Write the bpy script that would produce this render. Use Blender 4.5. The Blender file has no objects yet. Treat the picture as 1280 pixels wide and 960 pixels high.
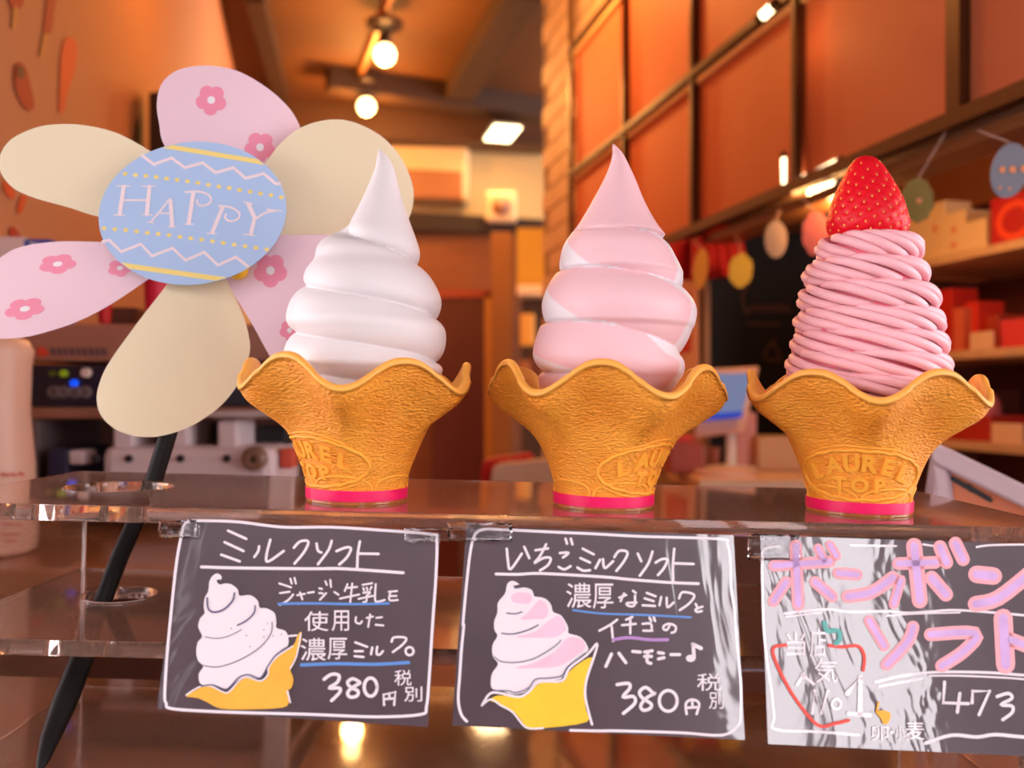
import bpy, bmesh, math, random
from math import sin, cos, pi, sqrt, atan2, asin, radians
from mathutils import Vector, Matrix, noise
from mathutils.geometry import tessellate_polygon

random.seed(7)
S = bpy.context.scene
COL = S.collection
F, CX, CY, CZ = 1100.0, 640.0, 495.0, 1.35      # focal length in px, principal column, horizon row, eye height

# ------------------------------------------------------------------ camera
cd = bpy.data.cameras.new('camera'); cam = bpy.data.objects.new('camera', cd); COL.objects.link(cam)
cam.location = (0, 0, CZ); cam.rotation_euler = (pi/2, 0, 0)
cd.sensor_width = 36; cd.lens = 36*F/1280; cd.shift_y = (CY-480)/1280
cd.clip_start = .02
cd.dof.use_dof = True; cd.dof.focus_distance = .47; cd.dof.aperture_fstop = 6.0
S.camera = cam

# ------------------------------------------------------------------ exposure, sky, big lights
S.view_settings.view_transform = 'Standard'; S.view_settings.look = 'None'
S.view_settings.exposure = 0.0; S.view_settings.gamma = 1; S.view_settings.use_curve_mapping = False
W = bpy.data.worlds.new('sky'); S.world = W; W.use_nodes = True
wb = W.node_tree.nodes['Background']
wb.inputs[0].default_value = (.96, .89, .93, 1); wb.inputs[1].default_value = 7.0

# ------------------------------------------------------------------ helpers
def P(px, py, Y):
    return Vector(((px-CX)/F*Y, Y, CZ + (CY-py)/F*Y))

_m = {}
def mat(name, col, rough=.5, metal=0, trans=0, emit=None, es=1, bump=None, var=None, coat=0, ior=1.45, sss=0, spec=.5, alpha=1):
    if name in _m: return _m[name]
    m = bpy.data.materials.new(name); m.use_nodes = True
    nt = m.node_tree; b = nt.nodes['Principled BSDF']
    b.inputs['Base Color'].default_value = (*col, 1); b.inputs['Roughness'].default_value = rough
    b.inputs['Metallic'].default_value = metal; b.inputs['Transmission Weight'].default_value = trans
    b.inputs['IOR'].default_value = ior; b.inputs['Coat Weight'].default_value = coat
    b.inputs['Specular IOR Level'].default_value = spec
    if sss:
        b.inputs['Subsurface Weight'].default_value = sss; b.inputs['Subsurface Scale'].default_value = .006
        b.inputs['Subsurface Radius'].default_value = (1, .6, .5)
    if emit:
        b.inputs['Emission Color'].default_value = (*emit, 1); b.inputs['Emission Strength'].default_value = es
    tc = nt.nodes.new('ShaderNodeTexCoord')
    if var:      # (scale, amount[, stretch])
        n = nt.nodes.new('ShaderNodeTexNoise'); n.inputs['Scale'].default_value = var[0]; n.inputs['Detail'].default_value = 4
        src = tc.outputs['Object']
        if len(var) > 2:
            mp = nt.nodes.new('ShaderNodeMapping'); mp.inputs['Scale'].default_value = var[2]
            nt.links.new(src, mp.inputs[0]); src = mp.outputs[0]
        nt.links.new(src, n.inputs[0])
        mx = nt.nodes.new('ShaderNodeMix'); mx.data_type = 'RGBA'
        mx.inputs[6].default_value = (*[c*(1-var[1]) for c in col], 1)
        mx.inputs[7].default_value = (*[min(1, c*(1+var[1])) for c in col], 1)
        nt.links.new(n.outputs[0], mx.inputs[0]); nt.links.new(mx.outputs[2], b.inputs['Base Color'])
    if bump:     # (scale, strength, distance[, stretch])
        n = nt.nodes.new('ShaderNodeTexNoise'); n.inputs['Scale'].default_value = bump[0]; n.inputs['Detail'].default_value = 3
        src = tc.outputs['Object']
        if len(bump) > 3:
            mp = nt.nodes.new('ShaderNodeMapping'); mp.inputs['Scale'].default_value = bump[3]
            nt.links.new(src, mp.inputs[0]); src = mp.outputs[0]
        nt.links.new(src, n.inputs[0])
        bp = nt.nodes.new('ShaderNodeBump'); bp.inputs['Strength'].default_value = bump[1]; bp.inputs['Distance'].default_value = bump[2]
        nt.links.new(n.outputs[0], bp.inputs['Height']); nt.links.new(bp.outputs[0], b.inputs['Normal'])
    _m[name] = m
    return m

class MB:
    def __init__(s): s.v = []; s.f = []; s.mi = []
    def add(s, vs, fs, mi=0):
        o = len(s.v); s.v += [Vector(v) for v in vs]
        for f in fs: s.f.append([i+o for i in f]); s.mi.append(mi)
        return s
    def box(s, a, b, mi=0, M=None, bev=0):
        x0, y0, z0 = a; x1, y1, z1 = b
        vs = [Vector(c) for c in ((x0,y0,z0),(x1,y0,z0),(x1,y1,z0),(x0,y1,z0),(x0,y0,z1),(x1,y0,z1),(x1,y1,z1),(x0,y1,z1))]
        if M: vs = [M @ v for v in vs]
        return s.add(vs, [(0,3,2,1),(4,5,6,7),(0,1,5,4),(1,2,6,5),(2,3,7,6),(3,0,4,7)], mi)
    def hexa(s, q0, q1, mi=0):      # two quads -> a solid
        return s.add(list(q0)+list(q1), [(0,1,2,3),(7,6,5,4),(0,4,5,1),(1,5,6,2),(2,6,7,3),(3,7,4,0)], mi)
    def grid(s, rows, cu=False, cv=False, mi=0):
        n = len(rows[0]); m = len(rows); vs = [p for r in rows for p in r]; fs = []
        for i in range(m if cv else m-1):
            for j in range(n if cu else n-1):
                fs.append((i*n+j, i*n+(j+1)%n, ((i+1)%m)*n+(j+1)%n, ((i+1)%m)*n+j))
        return s.add(vs, fs, mi)
    def lathe(s, prof, c=(0,0,0), n=32, mi=0, M=None, cap=True):
        c = Vector(c); rows = []
        for r, z in prof:
            row = [Vector((r*cos(2*pi*k/n), r*sin(2*pi*k/n), z)) for k in range(n)]
            if M: row = [M @ v for v in row]
            rows.append([v + c for v in row])
        s.grid(rows, cu=True, mi=mi)
        if cap:
            if prof[0][0] > 1e-6: s.add(rows[0], [list(range(n))[::-1]], mi)
            if prof[-1][0] > 1e-6: s.add(rows[-1], [list(range(n))], mi)
        return s
    def tube(s, pts, r, n=8, closed=False, mi=0, cap=True):
        pts = [Vector(p) for p in pts]; L = len(pts); rows = []; up = None
        for i, p in enumerate(pts):
            a = pts[(i-1) % L] if (closed or i) else pts[i]; b = pts[(i+1) % L] if (closed or i < L-1) else pts[i]
            t = (b-a).normalized()
            if up is None:
                up = Vector((0,0,1)) if abs(t.z) < .9 else Vector((1,0,0))
            u = (up - t*up.dot(t)).normalized(); w = t.cross(u); up = u
            rr = r[i] if isinstance(r, (list, tuple)) else r
            rows.append([p + (u*cos(2*pi*k/n) + w*sin(2*pi*k/n))*rr for k in range(n)])
        s.grid(rows, cu=True, cv=closed, mi=mi)
        if cap and not closed:
            s.add(rows[0], [list(range(n))], mi); s.add(rows[-1], [list(range(n))[::-1]], mi)
        return s
    def prism(s, poly, d, mi=0):     # poly: 3D outline, d: extrusion vector
        poly = [Vector(p) for p in poly]; n = len(poly); d = Vector(d)
        tri = tessellate_polygon([poly])
        s.add(poly, tri, mi); s.add([p+d for p in poly], [t[::-1] for t in tri], mi)
        s.add(poly + [p+d for p in poly], [(i, (i+1) % n, n+(i+1) % n, n+i) for i in range(n)], mi)
        return s

def obj(name, mb, m, parent=None, world=True, smooth=False, bevel=0, angle=None, solid=0, fixn=True):
    me = bpy.data.meshes.new(name)
    me.from_pydata([tuple(v) for v in mb.v], [], mb.f)
    ms = m if isinstance(m, (list, tuple)) else [m]
    for x in ms: me.materials.append(x)
    if len(ms) > 1: me.polygons.foreach_set('material_index', mb.mi)
    if fixn:
        bm = bmesh.new(); bm.from_mesh(me)
        if fixn == 2: bmesh.ops.remove_doubles(bm, verts=bm.verts, dist=1e-7)
        bmesh.ops.recalc_face_normals(bm, faces=bm.faces); bm.to_mesh(me); bm.free()
    if smooth:
        me.polygons.foreach_set('use_smooth', [True]*len(me.polygons))
        if angle: me.set_sharp_from_angle(angle=radians(angle))
    o = bpy.data.objects.new(name, me); COL.objects.link(o)
    if parent is not None:
        o.parent = parent
        if world: o.matrix_parent_inverse = MW.get(parent.name, Matrix()).inverted()
    if bevel:
        b = o.modifiers.new('bevel', 'BEVEL'); b.width = bevel; b.segments = 2; b.limit_method = 'ANGLE'; b.harden_normals = False
    if solid:
        b = o.modifiers.new('solid', 'SOLIDIFY'); b.thickness = solid; b.offset = 0
    return o

MW = {}
def sheet_mb(rows, d, closed=False):
    # thin sheet with crisp cut edges: front grid, back grid and an unshared rim
    d = Vector(d); mb = MB(); back = [[p+d for p in r] for r in rows]
    mb.grid(rows, cu=closed); n0 = len(mb.f); mb.grid(back, cu=closed); mb.f[n0:] = [f[::-1] for f in mb.f[n0:]]
    if closed: loop, lb = rows[-1], back[-1]
    else:
        loop = rows[0] + [r[-1] for r in rows[1:]] + rows[-1][-2::-1] + [r[0] for r in rows[-2:0:-1]]
        lb = back[0] + [r[-1] for r in back[1:]] + back[-1][-2::-1] + [r[0] for r in back[-2:0:-1]]
    n = len(loop)
    for i in range(n): mb.add([loop[i], loop[(i+1) % n], lb[(i+1) % n], lb[i]], [(0, 1, 2, 3)])
    return mb
def tag(o, label=None, cat=None, group=None, kind=None):
    if label: o['label'] = label
    if cat: o['category'] = cat
    if group: o['group'] = group
    if kind: o['kind'] = kind
    return o
def thing(name, label, cat, loc, group=None, M=None):
    o = bpy.data.objects.new(name, None); COL.objects.link(o); o.empty_display_size = .02
    mw = (M or Matrix()) @ Matrix.Translation(Vector(loc)) if M else Matrix.Translation(Vector(loc))
    o.matrix_world = mw; MW[o.name] = mw.copy()
    return tag(o, label, cat, group)
def struct(name, mb, m, **k):
    return tag(obj(name, mb, m, **k), kind='structure')

def interp(tab, x):
    if x <= tab[0][0]: return tab[0][1]
    for (a, b), (c, d) in zip(tab, tab[1:]):
        if x <= c: return b + (d-b)*(x-a)/(c-a)
    return tab[-1][1]
def sm(x):
    x = max(0, min(1, x)); return x*x*(3-2*x)
def catmull(pts, k=4, closed=False):
    pts = [Vector((*p, 0)) if len(p) == 2 else Vector(p) for p in pts]; n = len(pts)
    if n < 3 and not closed: return pts
    out = []
    for i in range(n if closed else n-1):
        if closed: a, b, c, d = pts[(i-1) % n], pts[i], pts[(i+1) % n], pts[(i+2) % n]
        else: a, b, c, d = pts[max(0, i-1)], pts[i], pts[i+1], pts[min(n-1, i+2)]
        for j in range(k):
            t = j/k
            out.append(.5*((2*b) + (c-a)*t + (2*a-5*b+4*c-d)*t*t + (3*b-a-3*c+d)*t**3))
    if not closed: out.append(pts[-1])
    return out

# flat marks: 2D shapes in sheet coordinates -> mesh on the sheet through fn(x, y, lift)
class Ink:
    def __init__(s, fn, lift): s.fn = fn; s.lift = lift; s.mb = MB()
    def pt(s, p): return s.fn(p[0], p[1], s.lift)
    def line(s, pts, w, smooth=True, k=4):
        p = catmull(pts, k) if smooth and len(pts) > 2 else [Vector((*q, 0)) if len(q) == 2 else Vector(q) for q in pts]
        n = len(p); L = []; R = []; h = w/2
        for i in range(n):
            a = p[max(0, i-1)]; b = p[min(n-1, i+1)]; t = (b-a)
            t = t.normalized() if t.length > 1e-9 else Vector((1, 0, 0)); nn = Vector((-t.y, t.x, 0))
            L.append(p[i]+nn*h); R.append(p[i]-nn*h)
        vs = [s.pt(q) for q in L+R]
        s.mb.add(vs, [(i, i+1, n+i+1, n+i) for i in range(n-1)])
        for i, sg in ((0, -1), (n-1, 1)):
            a = p[max(0, i-1)]; b = p[min(n-1, i+1)]; t = (b-a)
            t = (t.normalized() if t.length > 1e-9 else Vector((1, 0, 0)))*sg; nn = Vector((-t.y, t.x, 0))
            fan = [p[i] + (nn*cos(q)+t*sin(q))*h for q in [pi*j/6 for j in range(7)]]
            s.mb.add([s.pt(q) for q in fan], [list(range(7))])
        if not smooth:
            for q in p[1:-1]: s.dot(q, h, h, 8)
        return s
    def dot(s, c, rx, ry=None, n=14):
        ry = ry or rx
        s.mb.add([s.pt((c[0]+rx*cos(2*pi*k/n), c[1]+ry*sin(2*pi*k/n))) for k in range(n)], [list(range(n))]); return s
    def ring(s, c, rx, ry, w):
        pts = [(c[0]+rx*cos(2*pi*k/24), c[1]+ry*sin(2*pi*k/24)) for k in range(25)]
        return s.line(pts, w, smooth=False) if False else s.line(pts, w, k=1)
    def poly(s, pts, smooth=True):
        p = catmull(pts, 3, True) if smooth else [Vector((*q, 0)) for q in pts]
        s.mb.add([s.pt(q) for q in p], tessellate_polygon([p])); return s
    def glyph(s, ch, x0, y0, x1, y1, off=.012):
        vs, fs = glyph_mesh(ch, off)
        if not vs: return s
        ax = min(v.x for v in vs); bx = max(v.x for v in vs); ay = min(v.y for v in vs); by = max(v.y for v in vs)
        q = [(x0+(v.x-ax)/(bx-ax)*(x1-x0), y1-(v.y-ay)/(by-ay)*(y1-y0)) for v in vs]
        s.mb.add([s.pt(p) for p in q], fs); return s
_g = {}
def glyph_mesh(ch, off=0, extrude=0, bevel=0):
    key = (ch, off, extrude)
    if key in _g: return _g[key]
    cu = bpy.data.curves.new('g', 'FONT'); cu.body = ch; cu.size = 1; cu.offset = off; cu.extrude = extrude; cu.bevel_depth = bevel
    cu.resolution_u = 4
    o = bpy.data.objects.new('g', cu); COL.objects.link(o)
    dg = bpy.context.evaluated_depsgraph_get(); me = bpy.data.meshes.new_from_object(o.evaluated_get(dg))
    r = ([v.co.copy() for v in me.vertices], [list(p.vertices) for p in me.polygons])
    bpy.data.objects.remove(o); bpy.data.curves.remove(cu); bpy.data.meshes.remove(me)
    _g[key] = r
    return r
def C(x0, y0, s):
    def f(*pts): return [(x0+a/s, y0+b/s) for a, b in pts]
    f.s = s
    return f

# ------------------------------------------------------------------ materials
WHITE = mat('white_plastic', (.78, .74, .72), .45)
PLASTER = mat('cream_plaster', (.55, .38, .16), .8, var=(2, .08))
CEILM = mat('brown_ceiling', (.13, .045, .008), .7, var=(3, .2))
BEAM = mat('dark_beam', (.045, .018, .006), .6)
DARK = mat('dark_metal', (.05, .025, .015), .35, metal=.3)
BLACK = mat('black', (.012, .01, .012), .5)
SALMON = mat('salmon_panel', (.64, .17, .07), .6, var=(1.5, .08))
TRIMC = mat('cream_trim', (.95, .66, .34), .3)
BROWNW = mat('brown_wood', (.22, .07, .025), .5, var=(4, .25, (1, 1, 6)))
REDWOOD = mat('dark_red_door', (.10, .018, .008), .4)
ORANGEW = mat('orange_wood', (.55, .25, .05), .5, var=(3, .15))
TANW = mat('tan_wood', (.62, .36, .18), .45, var=(8, .15, (1, 6, 1)))
RED = mat('red_cloth', (.55, .01, .01), .6)
REDP = mat('red_paper', (.65, .03, .015), .45)
STEEL = mat('brushed_steel', (.62, .54, .52), .32, metal=.75)
ACRYL = mat('clear_acrylic', (1.0, .93, .90), .035, trans=1, ior=1.49)
EDGE = ACRYL
STICK = mat('black_stick', (.010, .008, .008), .5, spec=.2)
CUP = mat('wafer_cup', (.72, .29, .055), .48, sss=.0, var=(60, .10))
CUPE = mat('wafer_emboss', (.95, .41, .04), .45)
CREAMW = mat('white_cream', (.75, .70, .70), .5, bump=(220, .12, .0006))
CREAMP = mat('pink_noodle', (.92, .49, .53), .42)
TAPE = mat('hot_pink_tape', (.88, .005, .12), .4)
BERRY = mat('strawberry_red', (.74, .003, .014), .42, sss=.0, coat=.0, spec=.35, bump=(150, .35, .001))
SEED = mat('seed_gold', (.85, .42, .06), .4)
PAPW = mat('cream_paper', (.86, .74, .50), .6)
PAPP = mat('pink_paper', (.84, .60, .67), .6)
PRINTP = mat('pink_print', (.86, .28, .40), .6)
PRINTW = mat('white_print', (.85, .80, .82), .6)
EGGB = mat('egg_blue', (.40, .56, .82), .6)
EGGW = mat('egg_pinkwhite', (.86, .72, .76), .6)
EGGY = mat('egg_yellow', (.88, .70, .22), .6)
HUBY = mat('yellow_hub', (.85, .50, .02), .4)
BOARD = mat('blackboard_card', (.060, .034, .044), .32, coat=1, var=(30, .35), bump=(9, .25, .004))
BOARD.node_tree.nodes['Principled BSDF'].inputs['Coat IOR'].default_value = 1.92
BOARD.node_tree.nodes['Principled BSDF'].inputs['Coat Roughness'].default_value = .05
def coat_wrinkle(m, sc, st):
    nt = m.node_tree; b = nt.nodes['Principled BSDF']; tc = nt.nodes.new('ShaderNodeTexCoord'); mp = nt.nodes.new('ShaderNodeMapping'); mp.inputs['Scale'].default_value = (1, 1, .45)
    n = nt.nodes.new('ShaderNodeTexNoise'); n.inputs['Scale'].default_value = sc; n.inputs['Detail'].default_value = 3; n.inputs['Distortion'].default_value = 1.2
    bp = nt.nodes.new('ShaderNodeBump'); bp.inputs['Strength'].default_value = st; bp.inputs['Distance'].default_value = .002
    nt.links.new(tc.outputs['Object'], mp.inputs[0]); nt.links.new(mp.outputs[0], n.inputs[0]); nt.links.new(n.outputs[0], bp.inputs['Height']); nt.links.new(bp.outputs[0], b.inputs['Coat Normal'])
coat_wrinkle(BOARD, 26, .28)
CHALK = mat('white_marker', (.80, .72, .76), .5, coat=1)
INKD = mat('grey_blue_ink', (.12, .10, .18), .5)
INKB = mat('blue_ink', (.10, .25, .60), .5)
INKV = mat('violet_ink', (.42, .22, .50), .5)
INKO = mat('orange_ink', (.88, .42, .04), .5, var=(60, .2))
INKY = mat('yellow_ink', (.92, .52, .02), .5, var=(60, .15))
INKP = mat('pink_ink', (.88, .50, .62), .5, var=(80, .15))
INKPK = mat('salmon_ink', (.88, .38, .42), .5)
INKPU = mat('purple_ink', (.60, .38, .68), .5, var=(90, .25))
INKR = mat('red_ink', (.80, .08, .06), .5)
INKT = mat('teal_ink', (.12, .42, .38), .5)
TAPEC = mat('clear_tape', (1, 1, 1), .04, trans=1, ior=1.3, bump=(160, .8, .002))
COUNTER = mat('glossy_brown_counter', (.20, .075, .03), .12, var=(5, .2), coat=.6)

def build_acrylic():      # brown haze mixed in to brighten the clear sheet, with scratches and dust
    nt = ACRYL.node_tree; b = nt.nodes['Principled BSDF']; out = nt.nodes['Material Output']
    d = nt.nodes.new('ShaderNodeBsdfDiffuse'); d.inputs[0].default_value = (.62, .36, .26, 1)
    tc = nt.nodes.new('ShaderNodeTexCoord'); n = nt.nodes.new('ShaderNodeTexNoise'); n.inputs['Scale'].default_value = 900; n.inputs['Detail'].default_value = 2
    r = nt.nodes.new('ShaderNodeMapRange'); r.inputs[1].default_value = .35; r.inputs[2].default_value = .75; r.inputs[3].default_value = .02; r.inputs[4].default_value = .26
    mx = nt.nodes.new('ShaderNodeMixShader')
    nt.links.new(tc.outputs['Object'], n.inputs[0]); nt.links.new(n.outputs[0], r.inputs[0]); nt.links.new(r.outputs[0], mx.inputs[0])
    nt.links.new(b.outputs[0], mx.inputs[1]); nt.links.new(d.outputs[0], mx.inputs[2]); nt.links.new(mx.outputs[0], out.inputs[0])
build_acrylic()

# ------------------------------------------------------------------ the room (shop axis leans 13.6 degrees left)
TL = .242
def WR(Y, z, off=0): return Vector((.116 + TL*(3.2-Y) + off, Y + off*TL, CZ+z))       # right wall plane
def WL(Y, z, off=0): return Vector((-.36 - TL*Y + off, Y + off*TL, CZ+z))             # left wall plane
ZC, ZF, YB = 1.8, -CZ, 5.96
def BK(x, z, dY=0):                                                                  # back wall (perpendicular)
    Y = YB + TL*(x) + dY
    return Vector((x, Y, CZ+z))
def slab(q, d): 
    mb = MB(); mb.hexa(q, [p+Vector(d) for p in q]); return mb
struct('floor', slab([Vector((-3, .6, 0)), Vector((4, .6, 0)), Vector((4, 8, 0)), Vector((-3, 8, 0))], (0, 0, -.05)), mat('brown_floor', (.20, .08, .04), .35, var=(3, .2)))
struct('ceiling', slab([Vector((-3, .55, CZ+ZC)), Vector((4, .55, CZ+ZC)), Vector((4, 8, CZ+ZC)), Vector((-3, 8, CZ+ZC))], (0, 0, .1)), CEILM)
struct('wall_left', slab([WL(.62, ZF), WL(7, ZF), WL(7, ZC), WL(.62, ZC)], (-.1, 0, 0)), mat('peach_plaster', (.44, .18, .085), .75, var=(1.5, .06)))
struct('wall_back', slab([BK(-3, ZF), BK(3.2, ZF), BK(3.2, ZC), BK(-3, ZC)], (0, .1, 0)), PLASTER)
struct('ground', slab([Vector((-8, -9, 0)), Vector((8, -9, 0)), Vector((8, .6, 0)), Vector((-8, .6, 0))], (0, 0, -.05)), mat('pavement', (.09, .085, .085), .8, var=(4, .2)))

# invented street behind the viewpoint: houses, gaps and pole shape the card glare
FAC = mat('street_facade', (.045, .035, .035), .8, var=(.6, .3)); ASP = mat('asphalt', (.07, .07, .075), .85, var=(3, .3))
for k, (x0, x1, h) in enumerate(((-9, -2.84, 4.8), (-2.69, 2.02, 4.7), (3.72, 4.2, 4.9), (4.42, 9, 4.7))):
    tag(obj('added_house', MB().box((x0, -7.4, 0), (x1, -7, h)), FAC), ('invented brown house across the street, far left', 'invented wide brown house straight across the street', 'invented narrow brown house across the street', 'invented brown house across the street, far right')[k], 'building')
tag(obj('added_pole', MB().lathe([(.09, 0), (.07, 6.0)], (2.42, -6.2, 0), 16), FAC, smooth=True), 'added dark pole in the gap across the street', 'pole')
struct('trim_6', MB().box((-3.2, -1.25, CZ+1.00), (3.2, .56, CZ+1.07)), mat('added_awning_cloth', (.30, .16, .12), .8))  # unseen awning and its header, added to hold back the sky light
struct('trim_7', MB().box((-3.2, .50, CZ+1.07), (3.2, .56, CZ+ZC+.1)), mat('added_awning_cloth', (.30, .16, .12), .8))

# white glazed tile wall on the right: tiles as pieces on a backing
TILE = mat('cream_tile', (.70, .47, .30), .6); GROUT = mat('grout', (.36, .22, .14), .8)
mb = MB()
mb.hexa([WR(3.2, ZF), WR(1.93, ZF), WR(1.93, .36), WR(3.2, .36)], [WR(3.2, ZF, .012), WR(1.93, ZF, .012), WR(1.93, .36, .012), WR(3.2, .36, .012)])
mb.hexa([WR(3.2, .36), WR(.75, .36), WR(.75, ZC), WR(3.2, ZC)], [WR(3.2, .36, .08), WR(.75, .36, .08), WR(.75, ZC, .08), WR(3.2, ZC, .08)])
wr = struct('wall_right', mb, GROUT)
tm = MB(); tm.box((-.103, 0, -.030), (.103, .004, .030))
def tile_at(Y0, Y1, z0, z1, me=[None]):
    q = [WR(Y0, z0, -.006), WR(Y1, z0, -.006), WR(Y1, z1, -.006), WR(Y0, z1, -.006)]
    r = [WR(Y0, z0, .001), WR(Y1, z0, .001), WR(Y1, z1, .001), WR(Y0, z1, .001)]
    if me[0] is None:
        m_ = MB(); m_.hexa(q, r); o = obj('tile', m_, TILE, wr); me[0] = (o.data, Y0, z0)
    else:
        o = bpy.data.objects.new('tile', me[0][0]); COL.objects.link(o); o.parent = wr
        d = WR(Y0, z0)-WR(me[0][1], me[0][2]); o.location = d
    return o
nt_ = 0
for r in range(29):
    z0 = -.55 + r*.0758
    for k in range(7):
        Y0 = 3.195 - k*.16 - (.08 if r % 2 else 0)
        if Y0-.15 < 2.74 and 0.30 < z0 < 1.09: continue
        if z0 > 1.09 and Y0 < 2.42: continue
        if Y0 - .15 < 2.15 : continue
        tile_at(Y0, Y0-.152, z0, z0+.068)

# ceiling beams and conduit
mb = MB()
def ceil_bar(name, p0, p1, w, h, m=BEAM):
    a = P(*p0, 1).copy(); 
    def onc(px, py):
        Y = F*(ZC-.0)/(CY-py); return P(px, py, Y)
    A, B = onc(*p0), onc(*p1); d = (B-A).normalized(); s = Vector((-d.y, d.x, 0))*w/2
    A.z = B.z = CZ+ZC
    m_ = MB(); m_.hexa([A-s, B-s, B+s, A+s], [q+Vector((0, 0, -h)) for q in (A-s, B-s, B+s, A+s)])
    return struct(name, m_, m)
ceil_bar('trim_1', (655, -30), (566, 118), .16, .10)
ceil_bar('trim_2', (410, 86), (690, 128), .14, .12)
ceil_bar('trim_3', (318, -20), (352, 110), .08, .08)
ceil_bar('trim_4', (280, 128), (700, 150), .22, .20, mat('brown_beam', (.08, .03, .008), .6))
# lamp track
tr = thing('lamp_track', 'thin orange-brown conduit on the ceiling that carries the two globe bulbs', 'conduit', P(487, 0, 3.9))
a, b = P(492, -20, 3.85), P(446, 112, 5.0); a.z = b.z = CZ+ZC-.02
obj('conduit', MB().tube([a, b], .022, 10), mat('copper_conduit', (.55, .22, .06), .35, metal=.5), tr, smooth=True)

BULB = mat('lit_bulb', (1, .9, .7), .3, emit=(1, .66, .26), es=9)
def bulb_lamp(px, py, Y, r, label, e):
    c = P(px, py, Y); t = thing('globe_lamp', label, 'lamp', c, 'bare globe bulbs under the ceiling')
    mb = MB(); mb.lathe([(r*sin(pi*k/10), -r*cos(pi*k/10)) for k in range(11)], c, 20)
    obj('bulb', mb, BULB, t, smooth=True)
    top = CZ+ZC-c.z
    obj('socket', MB().lathe([(.022, r*.8), (.030, r*1.3), (.026, r*1.9), (.012, r*2.1)], c, 16), DARK, t, smooth=True, angle=40)
    obj('canopy', MB().lathe([(.03, r*2.1), (.085, r*2.6), (.085, r*3.0), (.05, r*3.3)], c, 24), DARK, t, smooth=True, angle=40)
    obj('stem', MB().tube([c+Vector((0, 0, r*2)), c+Vector((0, 0, top-.03))], .008, 8), DARK, t, smooth=True)
    ld = bpy.data.lights.new('lamp_light', 'POINT'); ld.energy = e; ld.color = (1, .44, .11); ld.shadow_soft_size = .05
    lo = bpy.data.objects.new('lamp_light', ld); COL.objects.link(lo); lo.parent = t; lo.location = (0, 0, -r-.06)
    return t
bulb_lamp(481, 68, 4.0, .048, 'nearer and larger of the two lit globe bulbs under the brown ceiling', 30)
bulb_lamp(458, 133, 4.9, .048, 'farther and lower of the two lit globe bulbs under the brown ceiling', 30)
bulb_lamp(640, -130, 2.3, .048, 'added unseen globe bulb above the frame near the salmon panels', 17)  # out-of-view bulb added for warm light on the right wall
bulb_lamp(330, -250, 1.9, .048, 'added unseen globe bulb above the frame near the peach left wall', 9)  # another bulb added out of view to light the left side

t = thing('square_downlight', 'glowing rounded square light set in the ceiling left of the tiled corner', 'ceiling light', P(628, 142, 5.4))
q = []
for (sx, sy) in ((-1, -1), (1, -1), (1, 1), (-1, 1)):
    q.append(Vector((.0, 0, 0)) + Vector((sx*.082, sy*.15, 0)))
c = P(628, 143, 5.35); c.z = CZ+ZC-.20-.012
rot = Matrix.Rotation(atan2(TL, 1), 4, 'Z')
obj('housing', MB().hexa([rot@(v*1.2)+c+Vector((0, 0, .03)) for v in q], [rot@(v*1.2)+c+Vector((0, 0, .012)) for v in q]), DARK, t)
obj('diffuser', MB().hexa([rot@v+c+Vector((0, 0, .012)) for v in q], [rot@v+c for v in q]), mat('lit_panel', (1, .9, .7), .3, emit=(1, .80, .45), es=7), t, bevel=.02)
ld = bpy.data.lights.new('downlight', 'AREA'); ld.energy = 8; ld.size = .2; ld.color = (1, .55, .2)
lo = bpy.data.objects.new('downlight', ld); COL.objects.link(lo); lo.parent = t; lo.matrix_parent_inverse = MW[t.name].inverted(); lo.location = c + Vector((0, 0, -.03))

# back wall fittings
def panelbox(px0, py0, px1, py1, Y, th, m, name, parent=None, **k):
    a, b, c_, d = P(px0, py1, Y), P(px1, py1, Y), P(px1, py0, Y), P(px0, py0, Y)
    for v in (a, b, c_, d): pass
    mb = MB(); mb.hexa([a, b, c_, d], [v+Vector((0, th, 0)) for v in (a, b, c_, d)])
    return obj(name, mb, m, parent, **k)
struct('trim_5', MB().hexa([P(470, 286, 5.5), P(690, 294, 5.6), P(690, 275, 5.6), P(470, 262, 5.5)], [v+Vector((0, .5, 0)) for v in (P(470, 286, 5.5), P(690, 294, 5.6), P(690, 275, 5.6), P(470, 262, 5.5))]), mat('dark_lintel', (.018, .006, .003), .7))
struct('wall_inner', MB().hexa([P(300, 900, 5.56), P(652, 900, 5.64), P(652, 285, 5.64), P(300, 272, 5.56)], [v+Vector((0, .3, 0)) for v in (P(300, 900, 5.56), P(652, 900, 5.64), P(652, 285, 5.64), P(300, 272, 5.56))]), BROWNW)
d1 = thing('door_1', None, None, P(578, 760, 5.5)); del_ = None
d1['kind'] = 'structure'
panelbox(540, 372, 606, 800, 5.5, .05, REDWOOD, 'door_leaf', d1)
panelbox(606, 366, 614, 800, 5.48, .08, ORANGEW, 'door_jamb', d1); panelbox(540, 362, 614, 372, 5.48, .08, mat('door_head', (.32, .05, .02), .5), 'door_head', d1)
struct('wall_post', MB().hexa([P(614, 800, 5.4), P(640, 800, 5.4), P(640, 290, 5.4), P(614, 290, 5.4)], [v+Vector((0, .1, 0)) for v in (P(614, 800, 5.4), P(640, 800, 5.4), P(640, 290, 5.4), P(614, 290, 5.4))]), mat('brown_post', (.32, .12, .025), .5))
t = thing('air_conditioner', 'cream wall air conditioner above the dark lintel, partly behind the yellow petal', 'air conditioner', P(540, 240, 5.6))
a = [P(440, 248, 5.62), P(584, 252, 5.68), P(586, 178, 5.68), P(440, 170, 5.62)]
obj('casing', MB().hexa(a, [v+Vector((0, .25, 0)) for v in a]), mat('cream_casing', (.62, .42, .20), .45), t, bevel=.03)
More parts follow.
